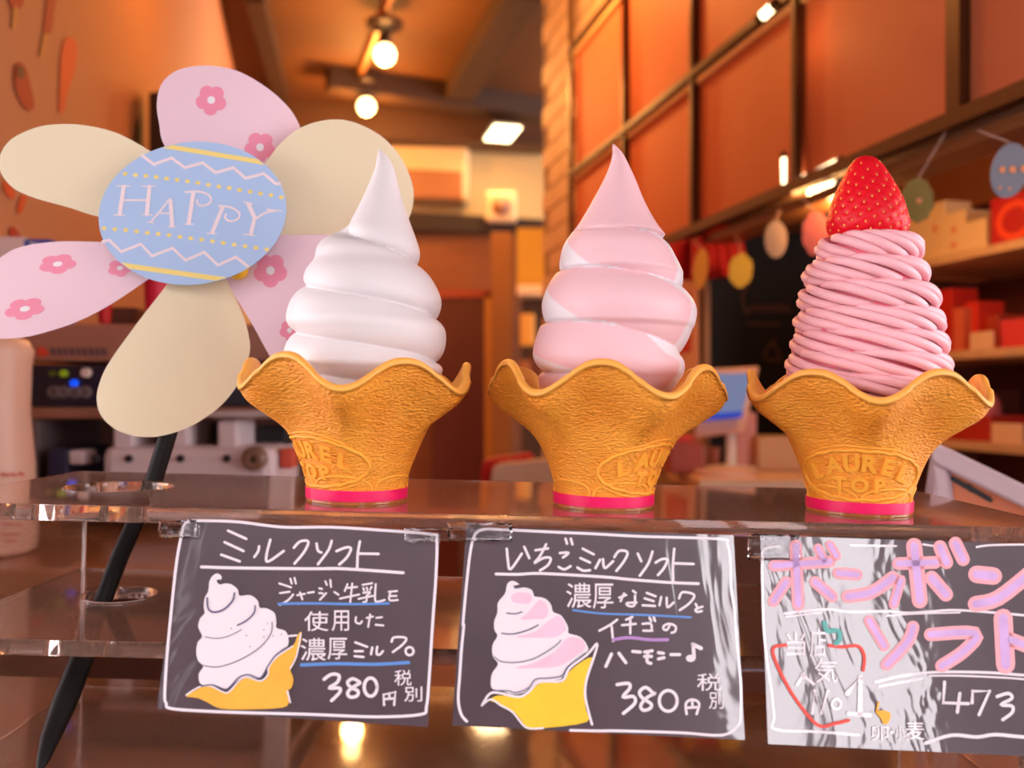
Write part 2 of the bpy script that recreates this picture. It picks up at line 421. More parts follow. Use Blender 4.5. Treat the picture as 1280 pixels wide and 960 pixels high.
a = [P(445, 246, 5.59), P(578, 249, 5.65), P(578, 214, 5.65), P(445, 208, 5.59)]
obj('air_outlet', MB().hexa(a, [v+Vector((0, .03, 0)) for v in a]), mat('brown_slot', (.28, .10, .035), .5), t, bevel=.01)
t = thing('wall_speaker', 'small square cream wall speaker with round brown cone beside the air conditioner', 'speaker', P(626, 257, 5.5))
panelbox(606, 238, 646, 276, 5.5, .14, mat('cream_box', (.66, .48, .27), .5), 'casing', t, bevel=.02)
obj('speaker_cone', MB().lathe([(.0, .03), (.04, .02), (.055, 0), (.062, -.004)], P(627, 257, 5.49), 24, M=Matrix.Rotation(pi/2, 4, 'X')), mat('brown_cone', (.30, .14, .08), .6), t, smooth=True)
# cabinet with cream shelf right of the door
t = thing('back_cabinet', 'orange wooden cabinet with a cream shelf between the door and the tiled corner', 'cabinet', P(665, 700, 5.1))
panelbox(646, 285, 700, 358, 5.2, .05, mat('amber_panel', (.55, .27, .02), .4), 'back_panel', t)
panelbox(646, 356, 700, 368, 4.95, .3, TRIMC, 'shelf', t, bevel=.01)
panelbox(652, 370, 700, 720, 5.15, .1, BEAM, 'lower_panel', t)
for i, (x0, x1, y0, y1, c_) in enumerate(((650, 668, 392, 432, (.75, .36, .05)), (662, 684, 440, 500, (.12, .03, .01)), (650, 664, 450, 520, (.35, .12, .03)))):
    o = tag(panelbox(x0, y0, x1, y1, 4.95, .08, mat('cab_item%d' % i, c_, .5), 'jar', bevel=.01),
            ('small amber jar on the cabinet right of the dark red door', 'dark brown jar by the pink swirl on the back cabinet', 'brown canister on the back cabinet left of the dark jar')[i], 'jar')

# red-rimmed bag
zt2 = P(0, 640, 2.03).z
t = thing('paper_bag', 'pale bag with a bright red rim behind the shelf, left of the pink swirl cone', 'bag', P(645, 640, 2.0))
o = catmull([(600, 640), (602, 585), (612, 575), (640, 571), (668, 572), (668, 640)], 4)
obj('red_rim', MB().prism([P(v.x, v.y, 2.03) for v in o], (0, .05, 0)), RED, t)
o = catmull([(612, 640), (614, 600), (620, 583), (650, 578), (690, 580), (690, 640)], 4)
obj('bag_body', MB().prism([P(v.x, min(v.y, 647), 1.98) if v.y < 639 else Vector(((v.x-CX)/F*1.98, 1.98, zt2)) for v in o], (0, .045, 0)), mat('pale_bag', (.70, .48, .34), .6), t)

tb = thing('work_table', 'brown work table under the pale bag with the red rim', 'table', Vector((.02, 2.1, 0)))
zt_ = P(0, 640, 2.03).z
obj('table_top', MB().box((-.12, 1.9, zt_-.03), (.20, 2.3, zt_)), BROWNW, tb, bevel=.003)
for x in (-.10, .18):
    for y in (1.93, 2.27): obj('leg', MB().box((x-.015, y-.015, 0), (x+.015, y+.015, zt_-.03)), BROWNW, tb)

# ------------------------------------------------------------------ grid screen of salmon panels on the right wall
gs = thing('panel_screen', 'dark metal grid screen holding salmon pink panels along the right wall', 'screen', WR(2, .375, -.05))
FRM = mat('brown_frame', (.10, .04, .015), .35, metal=.3)
posts = [2.75, 2.30, 1.90, 1.509, 1.143, .78]; rails = [(.357, .020), (.69, .014), (1.075, .014), (1.46, .014)]
def wbox(Y0, Y1, z0, z1, o0, o1):
    m_ = MB(); m_.hexa([WR(Y0, z0, o0), WR(Y1, z0, o0), WR(Y1, z1, o0), WR(Y0, z1, o0)], [WR(Y0, z0, o1), WR(Y1, z0, o1), WR(Y1, z1, o1), WR(Y0, z1, o1)]); return m_
for i, Y in enumerate(posts):
    w = .006 if i < 4 else .012
    obj('post', wbox(Y+w, Y-w, .357, 1.47, -.048, -.034), FRM, gs)
for z, h in rails:
    obj('rail', wbox(2.76 if z < 1.07 or z > 1.2 else 2.76, .77, z-h/2, z+h/2, -.050, -.034), FRM, gs)
obj('rail', wbox(2.76, .77, .357-.036, .357-.018, -.03, .03), mat('brown_rail', (.20, .08, .03), .4), gs)
for i in range(5):
    for j in range(3):
        Y0, Y1 = posts[i]-.010, posts[i+1]+.010; z0, z1 = rails[j][0]+.010, rails[j+1][0]-.010
        if z0 > CY/F*Y0*1.05 or (i == 0 and j == 2): continue
        p = obj('panel', wbox(Y0, Y1, z0, z1, -.030, -.012), SALMON, gs)
        obj('panel_trim', wbox(Y0, Y1, z1-.014, z1, -.040, -.030), TRIMC, p, world=True).parent = p
        obj('panel_trim', wbox(Y1+.012, Y1, z0, z1, -.038, -.030), TRIMC, p)
for o in list(COL.objects):
    if o.name.startswith('panel_trim'): o.matrix_parent_inverse = MW[gs.name].inverted() @ Matrix()
# (panels carry an inverse themselves, so their children need none)
for o in list(COL.objects):
    if o.name.startswith('panel_trim'): o.matrix_parent_inverse = Matrix()

# strip lights on the screen's lower rail
STRIP = mat('lit_strip', (1, .9, .7), .3, emit=(1, .82, .48), es=5)
def strip(p0, p1, Y0, Y1, r, label, e=2.3):
    A, B = P(*p0, Y0), P(*p1, Y1)
    t = thing('strip_light', label, 'light', (A+B)/2)
    obj('tube', MB().tube([A, B], r, 12), STRIP, t, smooth=True)
    ld = bpy.data.lights.new('tube_light', 'POINT'); ld.energy = e; ld.color = (1, .50, .16); ld.shadow_soft_size = .03
    lo = bpy.data.objects.new('tube_light', ld); COL.objects.link(lo); lo.parent = t; lo.location = (.03, -.02, -.05)
    d = (B-A).normalized()
    obj('end_cap', MB().tube([A-d*.01, A], r*1.15, 12), DARK, t); obj('end_cap', MB().tube([B, B+d*.01], r*1.15, 12), DARK, t)
strip((1004, 226), (1052, 204), 1.52, 1.40, .010, 'upper of two lit tubes on the grid screen left of the strawberry')
strip((1014, 240), (1048, 230), 1.54, 1.46, .008, 'lower of two lit tubes below the grid screen left of the strawberry')
strip((984, 236), (983, 198), 1.56, 1.56, .009, 'upright glowing strip imitating a reflection beside the thin post left of the strawberry')  # glow stands in for a reflection on the panel edge, no lamp there
strip((953, 20), (966, 8), 1.47, 1.45, .008, 'short lit tube on the middle rail at the top of the screen', .12)

# ------------------------------------------------------------------ right side: dark board, banners, till, shelves
t = thing('menu_board', 'large black menu board in the dark corner left of the noodle cream cone', 'board', P(960, 560, 2.6))
obj('board_panel', MB().box((P(868, 0, 2.6).x, 2.6, CZ-.20), (P(1180, 0, 2.6).x, 2.64, CZ+.56)), mat('black_board', (.012, .006, .005), .6), t)
ink = Ink(lambda x, y, l: P(x, y, 2.6-l), .003)
for (x0, x1, y) in ((938, 985, 383), (930, 990, 388), (935, 975, 405)): ink.line([(x0, y), (x1, y)], 2.5)
ink.line([(936, 352), (928, 372), (934, 392)], 3); ink.line([(968, 425), (955, 445), (975, 450), (968, 430)], 3)
obj('chalk_marks', ink.mb, mat('brown_chalk', (.20, .07, .05), .7), t)
o = obj('bulkhead', MB().box((P(925, 0, 2.45).x, 2.42, P(0, 276, 2.42).z), (P(1140, 0, 2.45).x, 2.6, P(0, 252, 2.42).z)), mat('peach_bulkhead', (.62, .36, .28), .6))
tag(o, 'pale peach box beam above the black menu board', 'beam')
o = struct('wall_recess', MB().box((.55, 2.75, 0), (2.2, 2.85, CZ+1.7)), mat('orange_plaster', (.85, .27, .07), .7))
o = struct('wall_side', MB().hexa([Vector((1.55, .9, 0)), Vector((1.1, 2.75, 0)), Vector((1.1, 2.75, CZ+1.7)), Vector((1.55, .9, CZ+1.7))], [Vector((1.65, .9, 0)), Vector((1.2, 2.75, 0)), Vector((1.2, 2.75, CZ+1.7)), Vector((1.65, .9, CZ+1.7))]), mat('orange_plaster', (.85, .27, .07), .7))

# red banners hanging below the rail
def cloth(pts, Y, m, name, label, cat, folds=5, amp=.008):
    xs0, xs1 = pts[0][0], pts[1][0]; rows = []
    for i in range(9):
        v = i/8; row = []
        for j in range(25):
            u = j/24
            x = (pts[0][0]*(1-u)+pts[1][0]*u)*(1-v) + (pts[3][0]*(1-u)+pts[2][0]*u)*v
            y = (pts[0][1]*(1-u)+pts[1][1]*u)*(1-v) + (pts[3][1]*(1-u)+pts[2][1]*u)*v
            row.append(P(x, y, Y + amp*sin(u*folds*2*pi)*(.3+v)))
        rows.append(row)
    o = obj(name, MB().grid(rows), m, smooth=True, solid=.002)
    return tag(o, label, cat)
cloth([(866, 300), (921, 268), (938, 342), (862, 352)], 1.86, mat('red_cloth2', (.50, .008, .006), .6), 'red_banner', 'larger red cloth hanging from the screen rail beside the menu board', 'banner')
cloth([(836, 305), (868, 296), (868, 350), (836, 352)], 1.90, RED, 'red_banner', 'smaller dark red cloth hanging just right of the pink swirl', 'banner', 3)
t = thing('wall_poster', 'cream poster with a red block on the tiled wall right of the pink swirl', 'poster', P(855, 420, 2.1))
def wposter(name, Y0, Y1, z0, z1, o, m):
    obj(name, wbox(Y0, Y1, z0, z1, -.006-o-.002, -.006-o), m, t)
wposter('sheet', 2.12, 1.945, .03, .275, .001, mat('cream_poster', (.85, .52, .38), .6)); wposter('red_block', 2.09, 1.98, .10, .235, .003, REDP)

# paper garland ornaments on threads
THR = mat('pale_thread', (.55, .35, .28), .7)
def ornament(cx, cy, rx, ry, Y, m, label, scal=0, tilt=0, dots=None, top=None):
    t = thing('paper_ornament', label, 'ornament', P(cx, cy, Y), 'paper egg ornaments hanging by the screen')
    pts = []
    for k in range(48):
        a = 2*pi*k/48; s = 1 + (.10*abs(sin(a*scal/2)) if scal else 0)
        pts.append(P(cx + (rx*cos(a)*cos(tilt)-ry*sin(a)*sin(tilt))*s, cy + (rx*cos(a)*sin(tilt)+ry*sin(a)*cos(tilt))*s, Y))
    obj('paper_disc', MB().prism(pts, (0, .0015, 0)), m, t)
    if dots:
        ik = Ink(lambda x, y, l: P(x, y, Y-l), .001)
        for d in dots: ik.dot(d[:2], d[2])
        obj('dots', ik.mb, mat('orange_dot', (.85, .28, .10), .6), t)
    if top: obj('thread', MB().tube([P(*top, Y), P(cx, cy-ry, Y)], .0008, 5), THR, t)
ornament(1262, 213, 23, 35, .95, mat('grey_blue_paper', (.20, .20, .24), .6), 'grey blue egg ornament with orange dots at the right edge', 0, .25, [(1253, 212, 4), (1266, 212, 4.5), (1280, 211, 4.5), (1250, 235, 2), (1262, 236, 2)], (1222, 163))
ornament(1147, 250, 19, 26, 1.1, mat('olive_paper', (.22, .14, .01), .6), 'olive green scalloped ornament right of the strawberry', 10, 0, [(1149, 251, 3.5)], (1182, 165))
ornament(970, 299, 14, 23, 1.5, mat('grey_paper', (.30, .22, .18), .6), 'pale grey oval ornament hanging before the black menu board', 0, 0, None, (975, 262))
ornament(1020, 292, 16, 26, 1.45, mat('coral_paper', (.60, .12, .10), .6), 'coral pink ornament behind the noodle cream, left of the strawberry', 8, 0, None, (1000, 245))
ornament(926, 338, 14, 20, 1.75, mat('yellow_paper', (.42, .28, .01), .6), 'mustard yellow ornament hanging in front of the red banner', 6, .1, None, (920, 290))
ornament(876, 336, 9, 26, 1.8, mat('amber_paper', (.50, .20, .01), .6), 'narrow amber ornament between the two red banners', 0, .1, None, (866, 300))

# till counter with monitor
t = thing('till_counter', 'tan wooden till counter behind the cups, between pink swirl and noodle cream', 'counter', P(920, 700, 2.1))
obj('worktop', MB().box((.335, 1.58, CZ-.180), (.72, 1.905, CZ-.150)), mat('tan_top', (.72, .45, .28), .3), t, bevel=.004)
obj('cabinet_body', MB().box((.345, 1.62, 0), (.715, 1.90, CZ-.180)), mat('brown_cab', (.16, .045, .02), .5), t)
mt = thing('till_monitor', 'small white monitor with a pale blue screen on the till counter', 'monitor', P(905, 575, 1.98))
a = [P(868, 548, 1.80), P(930, 540, 1.76), P(948, 458, 1.76), P(872, 462, 1.80)]
obj('casing', MB().hexa(a, [v+Vector((.01, .03, 0)) for v in a]), mat('warm_white', (.85, .52, .38), .4), mt, bevel=.004)
fr = Vector((0, -.003, 0))
a = [P(868, 527, 1.79), P(926, 522, 1.755), P(940, 466, 1.755), P(874, 468, 1.79)]
obj('screen', MB().hexa([v+fr for v in a], a), mat('blue_screen', (.02, .03, .05), .2, emit=(.20, .24, .42), es=.8), mt)
a = [P(868, 527, 1.785), P(926, 522, 1.75), P(928, 514, 1.75), P(868, 518, 1.785)]
obj('screen_bar', MB().hexa([v+fr*2 for v in a], [v+fr for v in a]), mat('deep_blue', (.01, .02, .1), .2, emit=(.02, .06, .5), es=.8), mt)
obj('stand', MB().lathe([(.012, .0), (.010, .075)], Vector(((914-CX)/F*1.79, 1.79, CZ-0.15)), 16), WHITE, mt, smooth=True)
obj('stand_foot', MB().lathe([(.05, 0), (.05, .006), (.012, .01)], Vector(((914-CX)/F*1.79, 1.79, CZ-0.15)), 24), WHITE, mt, smooth=True, angle=40)
def pbox(name, label, cat, x0, y0, x1, y1, Y, th, m, group=None, bevel=.002):
    return tag(panelbox(x0, y0, x1, y1, Y, th, m, name, bevel=bevel), label, cat, group)
pbox('pink_box', 'tall mauve box behind the till monitor', 'box', 922, 516, 946, 586, 1.82, .05, mat('mauve_box', (.62, .28, .28), .5))
pbox('wooden_box', 'tan wooden box on the till counter right of the monitor', 'box', 948, 546, 1006, 587.5, 1.78, .10, TANW)
pbox('red_tray', 'bright red tray on the till counter left of the monitor', 'tray', 836, 545, 868, 553, 1.70, .09, REDP)
pbox('red_tray', 'dull red box under the bright red tray', 'box', 838, 553.2, 878, 592, 1.70, .09, mat('dull_red', (.40, .06, .03), .5))
o = obj('till_pad', MB().lathe([(.06, 0), (.06, .008), (.055, .010)], Vector(((905-CX)/F*1.69, 1.69, CZ-0.15)), 32), mat('pale_tray', (.75, .48, .38), .4), smooth=True, angle=40)
tag(o, 'pale round coin tray in front of the monitor', 'tray')
for i, x in enumerate((878, 893)):
    o = obj('cup', MB().lathe([(.010, 0), (.013, .04), (.012, .04), (.010, .003)], Vector(((x-CX)/F*1.88, 1.88, CZ-.150)), 16), mat('brownish_cup', (.55, .3, .25), .4), smooth=True, angle=40)
    tag(o, ('left', 'right')[i] + ' one of two tiny pale cups under the till monitor', 'cup')

# merchandise shelves along the right
def SV(Y, z, off=0): return Vector((.873 - TL*(Y-1.5) + off, Y + off*TL, CZ+z))
sh = thing('display_shelf', 'long wall shelving unit with tan boards at the right edge', 'shelf', SV(1.5, -.5))
for z, y1 in ((.27, 1.85), (.085, 1.9), (-.085, 1.95), (-.30, 1.95)):
    m_ = MB(); m_.hexa([SV(y1, z-.016), SV(.9, z-.016), SV(.9, z), SV(y1, z)], [SV(y1, z-.016, .28), SV(.9, z-.016, .28), SV(.9, z, .28), SV(y1, z, .28)])
    obj('shelf_board', m_, TANW, sh, bevel=.002)
m_ = MB(); m_.hexa([SV(1.95, -1.3, .29), SV(.9, -1.3, .29), SV(.9, .26, .29), SV(1.95, .26, .29)], [SV(1.95, -1.3, .3), SV(.9, -1.3, .3), SV(.9, .26, .3), SV(1.95, .26, .3)])
obj('back_panel', m_, mat('dark_back', (.16, .03, .012), .6), sh)
m_ = MB(); m_.hexa([SV(1.95, -1.3), SV(1.93, -1.3), SV(1.93, .26), SV(1.95, .26)], [SV(1.95, -1.3, .29), SV(1.93, -1.3, .29), SV(1.93, .26, .29), SV(1.95, .26, .29)])
obj('side_panel', m_, mat('dark_back', (.05, .012, .008), .6), sh)

def shelf_y(px, off):     # depth along the shelf for a column
    k = (px-CX)/F
    # X = .873 -TL*(y-1.5)+off ; Y = y+off*TL ; X = k*Y
    y = (.873 + TL*1.5 + off - k*off*TL)/(k+TL)
    return y
def sbox(name, label, cat, px0, px1, z, ytop, off, depth, m, group=None, mark=None, parentless=True):
    y0, y1 = shelf_y(px0, off), shelf_y(px1, off)
    Yc = SV(y1, 0, off).y; zt = (CY-ytop)/F*Yc
    q = [SV(y0, z, off), SV(y1, z, off), SV(y1, zt, off), SV(y0, zt, off)]
    m_ = MB(); m_.hexa(q, [SV(y0, z, off+depth), SV(y1, z, off+depth), SV(y1, zt, off+depth), SV(y0, zt, off+depth)])
    if not mark: return tag(obj(name, m_, m, bevel=.0015), label, cat, group)
    t = thing(name, label, cat, (q[0]+q[1])/2, group)
    obj('carton', m_, m, t, bevel=.0015)
    kind, mm = mark
    def fn(u, v, l): 
        a = q[0].lerp(q[1], u); b = q[3].lerp(q[2], u); p = a.lerp(b, v); p.x -= l; return p
    ik = Ink(fn, .001)
    if kind == 'ring':
        pts = [(.52+.33*cos(2*pi*k/24), .45+.33*sin(2*pi*k/24)) for k in range(25)]; ik.line(pts, .14, k=1)
    else:
        for v in kind: ik.dot((.45, v), .13, .07)
    obj('print', ik.mb, mm, t)
    return t
CRB = mat('cream_carton', (.86, .56, .30), .5); RPR = mat('red_mark', (.80, .15, .08), .5)
grp = None
sbox('gift_box', 'tallest cream gift box of the stepped row right of the olive ornament', 'box', 1160, 1181, .27, 250, .03, .06, CRB, grp, ((.55,), RPR))
sbox('gift_box', 'middle cream gift box of the stepped row with two red marks', 'box', 1181, 1207, .27, 261, .03, .06, CRB, grp, ((.6, .25), RPR))
sbox('gift_box', 'lowest cream gift box nearest the red ringed carton', 'box', 1207, 1233, .27, 272, .03, .06, CRB, grp)
sbox('gift_box', 'cream gift box just right of the strawberry, behind the olive ornament', 'box', 1128, 1160, .27, 266, .03, .06, CRB, grp)
sbox('dark_carton', 'dark red carton behind the cream gift boxes', 'box', 1178, 1237, .27, 252, .17, .06, mat('maroon', (.22, .008, .008), .5))
sbox('ringed_carton', 'red carton with an orange ring on the top shelf under the grey blue ornament', 'box', 1238, 1300, .27, 232, .02, .14, mat('carton_red', (.50, .012, .012), .5), None, ('ring', mat('orange_red', (.85, .07, .02), .5)))
A2 = .085
def zof(ytop, px, off): return (CY-ytop)/F*SV(shelf_y(px, off), 0, off).y
sbox('snack_pack', 'red snack pack on the middle shelf next to the noodle cream', 'packet', 1168, 1190, A2, 360, .05, .06, mat('sr1', (.60, .02, .01), .5))
sbox('snack_pack', 'orange red snack pack, second on the middle shelf', 'packet', 1191, 1204, A2, 384, .04, .06, mat('sr2', (.75, .14, .06), .5))
sbox('snack_pack', 'bright red snack pack, third on the middle shelf', 'packet', 1205, 1222, A2, 376, .06, .06, mat('sr3', (.75, .03, .01), .5))
sbox('price_card', 'tan price card standing on the middle shelf', 'card', 1212, 1241, A2, 413, .01, .004, mat('tan_card', (.75, .45, .26), .6))
sbox('snack_pack', 'dark red pack with amber top on the middle shelf behind the price card', 'packet', 1224, 1248, A2, 392, .08, .06, mat('sr4', (.45, .05, .02), .5))
sbox('snack_pack', 'pinkish red pack at the right end of the middle shelf', 'packet', 1250, 1290, A2, 396, .03, .06, mat('sr5', (.72, .05, .05), .5))
A3 = -.085
sbox('sweets_tin', 'long red tin on the lower shelf behind the easel', 'tin', 1172, 1238, A3, 520, .04, .10, mat('lt1', (.50, .03, .015), .4))
sbox('price_card', 'cream price card standing on the lower shelf at the right edge', 'card', 1239, 1278, A3, 530, .01, .004, mat('cream_card', (.82, .50, .28), .6))
sbox('sweets_tin', 'dark tin at the back of the lower shelf', 'tin', 1180, 1235, A3, 488, .15, .08, mat('lt2', (.14, .03, .015), .4))
c = SV(shelf_y(1241, .05), A3, .05)
o = obj('pink_ball', MB().lathe([(.035*sin(pi*k/12), -.035*cos(pi*k/12)) for k in range(13)], c+Vector((0, .04, .060)), 20), mat('pink_toy', (.72, .16, .16), .5), smooth=True)
tag(o, 'round pink ornament behind the cream price card', 'ornament')

# menu easel, white frame with orange sheet
t = thing('menu_easel', 'white framed slanted menu stand with an orange sheet at the right edge', 'menu stand', P(1230, 700, .72))
TLc, TRc, BRc, BLc = P(1170, 552, .74), P(1420, 672, .62), P(1440, 860, .60), P(1186, 720, .72)
def bl(u, v, l=0):
    p = TLc.lerp(TRc, u).lerp(BLc.lerp(BRc, u), v); n = (TRc-TLc).cross(BLc-TLc).normalized(); return p + n*l*(-1 if n.y > 0 else 1)
def bar(u0, v0, u1, v1, th=.012, mi=0):
    return MB().hexa([bl(u0, v0, th), bl(u1, v0, th), bl(u1, v1, th), bl(u0, v1, th)], [bl(u0, v0), bl(u1, v0), bl(u1, v1), bl(u0, v1)])
WF = mat('mauve_white_frame', (.72, .60, .66), .35)
obj('frame_rail', bar(0, 0, 1, .17), WF, t, bevel=.003); obj('frame_rail', bar(0, .85, 1, 1), WF, t, bevel=.003)
obj('frame_stile', bar(0, .17, .09, .85), WF, t, bevel=.003); obj('frame_stile', bar(.9, .17, 1, .85), WF, t, bevel=.003)
sheet = obj('menu_sheet', bar(.09, .17, .9, .85, .004), mat('orange_sheet', (.80, .26, .12), .5), t)
ik = Ink(lambda u, v, l: bl(u, v, l), .006); ik.line([(.11, .22), (.30, .235)], .045); ik.dot((.2, .225), .03, .03)
obj('black_lettering', ik.mb, BLACK, t)
ik = Ink(lambda u, v, l: bl(u, v, l), .006); ik.line([(.15, .45), (.19, .42), (.22, .46)], .02); ik.line([(.24, .5), (.32, .52)], .02); ik.line([(.16, .6), (.4, .62)], .02)
obj('red_lettering', ik.mb, mat('magenta_ink', (.70, .03, .08), .5), t)
obj('easel_leg', MB().tube([bl(.08, .4, -.004), P(1205, 868, .605)], .004, 8), WF, t, smooth=True)
obj('easel_leg', MB().tube([P(1150, 700, .80), P(1172, 560, .745)], .0045, 8), WF, t, smooth=True)

# ------------------------------------------------------------------ left side: painted wall, machine, bottle
def wl_y(px):       # depth of left wall at a column
    k = (px-CX)/F; return -.36/(k+TL)
def wlp(px, py, l=0):
    Y = wl_y(px); p = P(px, py, Y); return p + Vector((l, l*TL, 0))
REDI = mat('painted_red', (.32, .008, .006), .7); ORI = mat('painted_orange', (.58, .06, .01), .7); GRI = mat('painted_stem', (.50, .22, .05), .7)
def chili(i, pts, m, label, stem=None, cap=None):
    t = thing('painted_pepper', label, 'wall painting', wlp(*pts[0]))
    ik = Ink(lambda x, y, l: wlp(x, y, l), .002); ik.poly(pts); obj('pepper_body', ik.mb, m, t)
    if stem:
        ik = Ink(lambda x, y, l: wlp(x, y, l), .0025); ik.line(stem, 5); obj('pepper_stem', ik.mb, GRI, t)
    if cap:
        ik = Ink(lambda x, y, l: wlp(x, y, l), .003); ik.dot(cap, 5, 9); obj('pepper_cap', ik.mb, mat('dark_cap', (.10, .02, .01), .7), t)
chili(0, [(20, 78), (29, 82), (36, 105), (41, 132), (34, 138), (24, 128), (16, 105), (16, 88)], REDI, 'dark red pepper painted on the left wall with a dark cap', None, (23, 90))
chili(1, [(80, 48), (90, 48), (95, 60), (92, 90), (85, 108), (78, 138), (72, 138), (73, 110), (74, 70)], ORI, 'orange red pepper painted on the left wall above the cream petal')
chili(2, [(8, -12), (26, -12), (27, 5), (20, 12), (12, 10)], REDI, 'short red pepper painted at the upper left corner', [(17, 10), (15, 34)])
chili(3, [(58, -12), (70, -12), (66, 15), (63, 38), (56, 43), (52, 38), (55, 15)], REDI, 'long red pepper painted at the top of the left wall', [(55, 44), (50, 68)])
chili(4, [(3, 225), (12, 232), (17, 245), (12, 248), (4, 240)], ORI, 'small orange pepper painted below the left cream petal')
chili(5, [(24, 245), (31, 245), (28, 258), (23, 268), (20, 262)], ORI, 'thin orange pepper painted below the left cream petal')
chili(6, [(10, 285), (16, 284), (24, 296), (22, 302), (12, 300)], REDI, 'dark red pepper painted above the white and blue box')
t = tag(obj('black_speaker', MB().hexa([P(186, 200, 1.9), P(212, 200, 1.9), P(212, 113, 1.9), P(186, 116, 1.9)], [P(190, 200, 2.05), P(216, 200, 2.05), P(216, 113, 2.05), P(190, 116, 2.05)]), BEAM), 'dark box on the left wall behind the pink top petal', 'speaker')
t = thing('milk_carton', 'white carton with a blue end behind the left pink petal', 'carton', P(30, 404.6, 1.06))
panelbox(-4, 296, 30, 404.6, 1.055, .06, mat('carton_white', (.72, .55, .52), .5), 'carton_side', t); panelbox(30, 299, 62, 404.6, 1.0555, .058, mat('carton_blue', (.03, .06, .35), .5), 'blue_side', t)
ik = Ink(lambda x, y, l: P(x, y, 1.0555-l), .001); ik.line([(37, 304), (52, 306)], 2); ik.line([(36, 309), (50, 311)], 2); obj('lettering', ik.mb, WHITE, t)

# soft cream machine
MY = 1.05
mc = thing('cream_machine', 'steel soft cream machine with a black control panel and dispensing taps behind the flower', 'machine', P(200, 640, MY))
MBODY = mat('machine_brown_steel', (.42, .20, .14), .35, metal=.4)
def mbox(name, x0, y0, x1, y1, f=0, b=.3, m=MBODY, parent=mc, bevel=.003):
    a = P(x0, y1, MY); b_ = P(x1, y0, MY)
    return obj(name, MB().box((a.x, MY+f, a.z), (b_.x, MY+b, b_.z)), m, parent, bevel=bevel)
body = mbox('upper_housing', 34, 405, 372, 452, 0, .3)
mbox('black_panel', 34, 456, 372, 508, -.004, .28, mat('panel_black', (.02, .016, .03), .25))
mbox('lower_housing', 34, 508, 372, 524, 0, .3)
mbox('back_plate', 34, 524, 372, 640, .16, .3, mat('dim_plate', (.26, .12, .09), .5, metal=.3))
mbox('side_cheek', 34, 524, 48, 640, 0, .3, mat('grey_cheek', (.16, .12, .12), .4)); 
mbox('side_cheek', 340, 404, 372, 512, -.006, .28, STEEL)
ik = Ink(lambda x, y, l: P(x, y, MY-l), .0015)
for x in range(64, 130, 8): ik.line([(x, 436), (x+4, 443)], 3); ik.line([(x+4, 436), (x, 443)], 2)
obj('dark_lettering', ik.mb, mat('bluegrey_letter', (.14, .08, .10), .5), mc)
ik = Ink(lambda x, y, l: P(x, y, MY-l), .0015); ik.poly([(47, 434), (58, 436), (60, 444), (48, 445)]); obj('red_badge', ik.mb, mat('orange_badge', (.65, .05, .02), .5), mc)
def knob(x, y, r, m, name='button', l=.006, f=-.004):
    return obj(name, MB().lathe([(r/F*MY, 0), (r/F*MY, l*.8), (r*.8/F*MY, l)], P(x, y, MY+f), 16, M=Matrix.Rotation(pi/2, 4, 'X')), m, mc, smooth=True, angle=40)
knob(67, 467, 3.4, mat('dim_green', (.12, .14, .01), .4)); knob(81, 467, 4.4, mat('green_button', (.22, .30, .01), .4, emit=(.2, .3, .0), es=.3)); knob(109, 466, 6, mat('pale_button', (.70, .52, .45), .4))
knob(94, 479, 4.5, mat('blue_led', (0, .05, .6), .3, emit=(.0, .09, 1), es=.8), 'blue_indicator')
for x in (68, 80, 94, 107):
    obj('dial', MB().lathe([(.0075, 0), (.0075, .004), (.0055, .005), (.005, .001)], P(x, 490, MY-.004), 18, M=Matrix.Rotation(pi/2, 4, 'X')), mat('dial_grey', (.16, .11, .11), .4), mc, smooth=True, angle=40)
# dispensing block
DW = mat('pale_dispenser', (.66, .54, .54), .35)
mbox('drip_rail', 150, 512, 352, 522, -.035, .0, STEEL)
blk = mbox('dispenser_block', 140, 556, 350, 640, -.03, .10, DW, bevel=.012)
for x0, x1 in ((150, 176), (218, 244), (278, 304)):
    mbox('tap_column', x0, 524, x1, 560, -.02, .05, DW, bevel=.004)
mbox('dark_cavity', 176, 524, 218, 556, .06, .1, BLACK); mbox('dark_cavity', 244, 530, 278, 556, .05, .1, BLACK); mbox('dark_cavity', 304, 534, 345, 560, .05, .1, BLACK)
for x in (121, 162, 226, 284):
    obj('tap_hole', MB().lathe([(.0045, 0), (.0045, .003), (.003, .004)], P(x, 573, MY-.03), 16, M=Matrix.Rotation(pi/2, 4, 'X')), BLACK, mc, smooth=True, angle=40)
obj('tap_knob', MB().lathe([(.014, 0), (.014, .010), (.010, .014), (.004, .014), (.004, .006)], P(320, 573, MY-.03), 24, M=Matrix.Rotation(pi/2, 4, 'X')), mat('brown_knob', (.20, .10, .06), .4), mc, smooth=True, angle=40)
mbox('red_tag', 352, 560, 368, 585, -.01, .02, mat('tag_red', (.60, .08, .04), .5)); mbox('power_box', 64, 560, 90, 610, -.01, .1, mat('navy_box', (.03, .03, .07), .5)); mbox('pale_label', 92, 562, 112, 580, -.012, .02, DW)
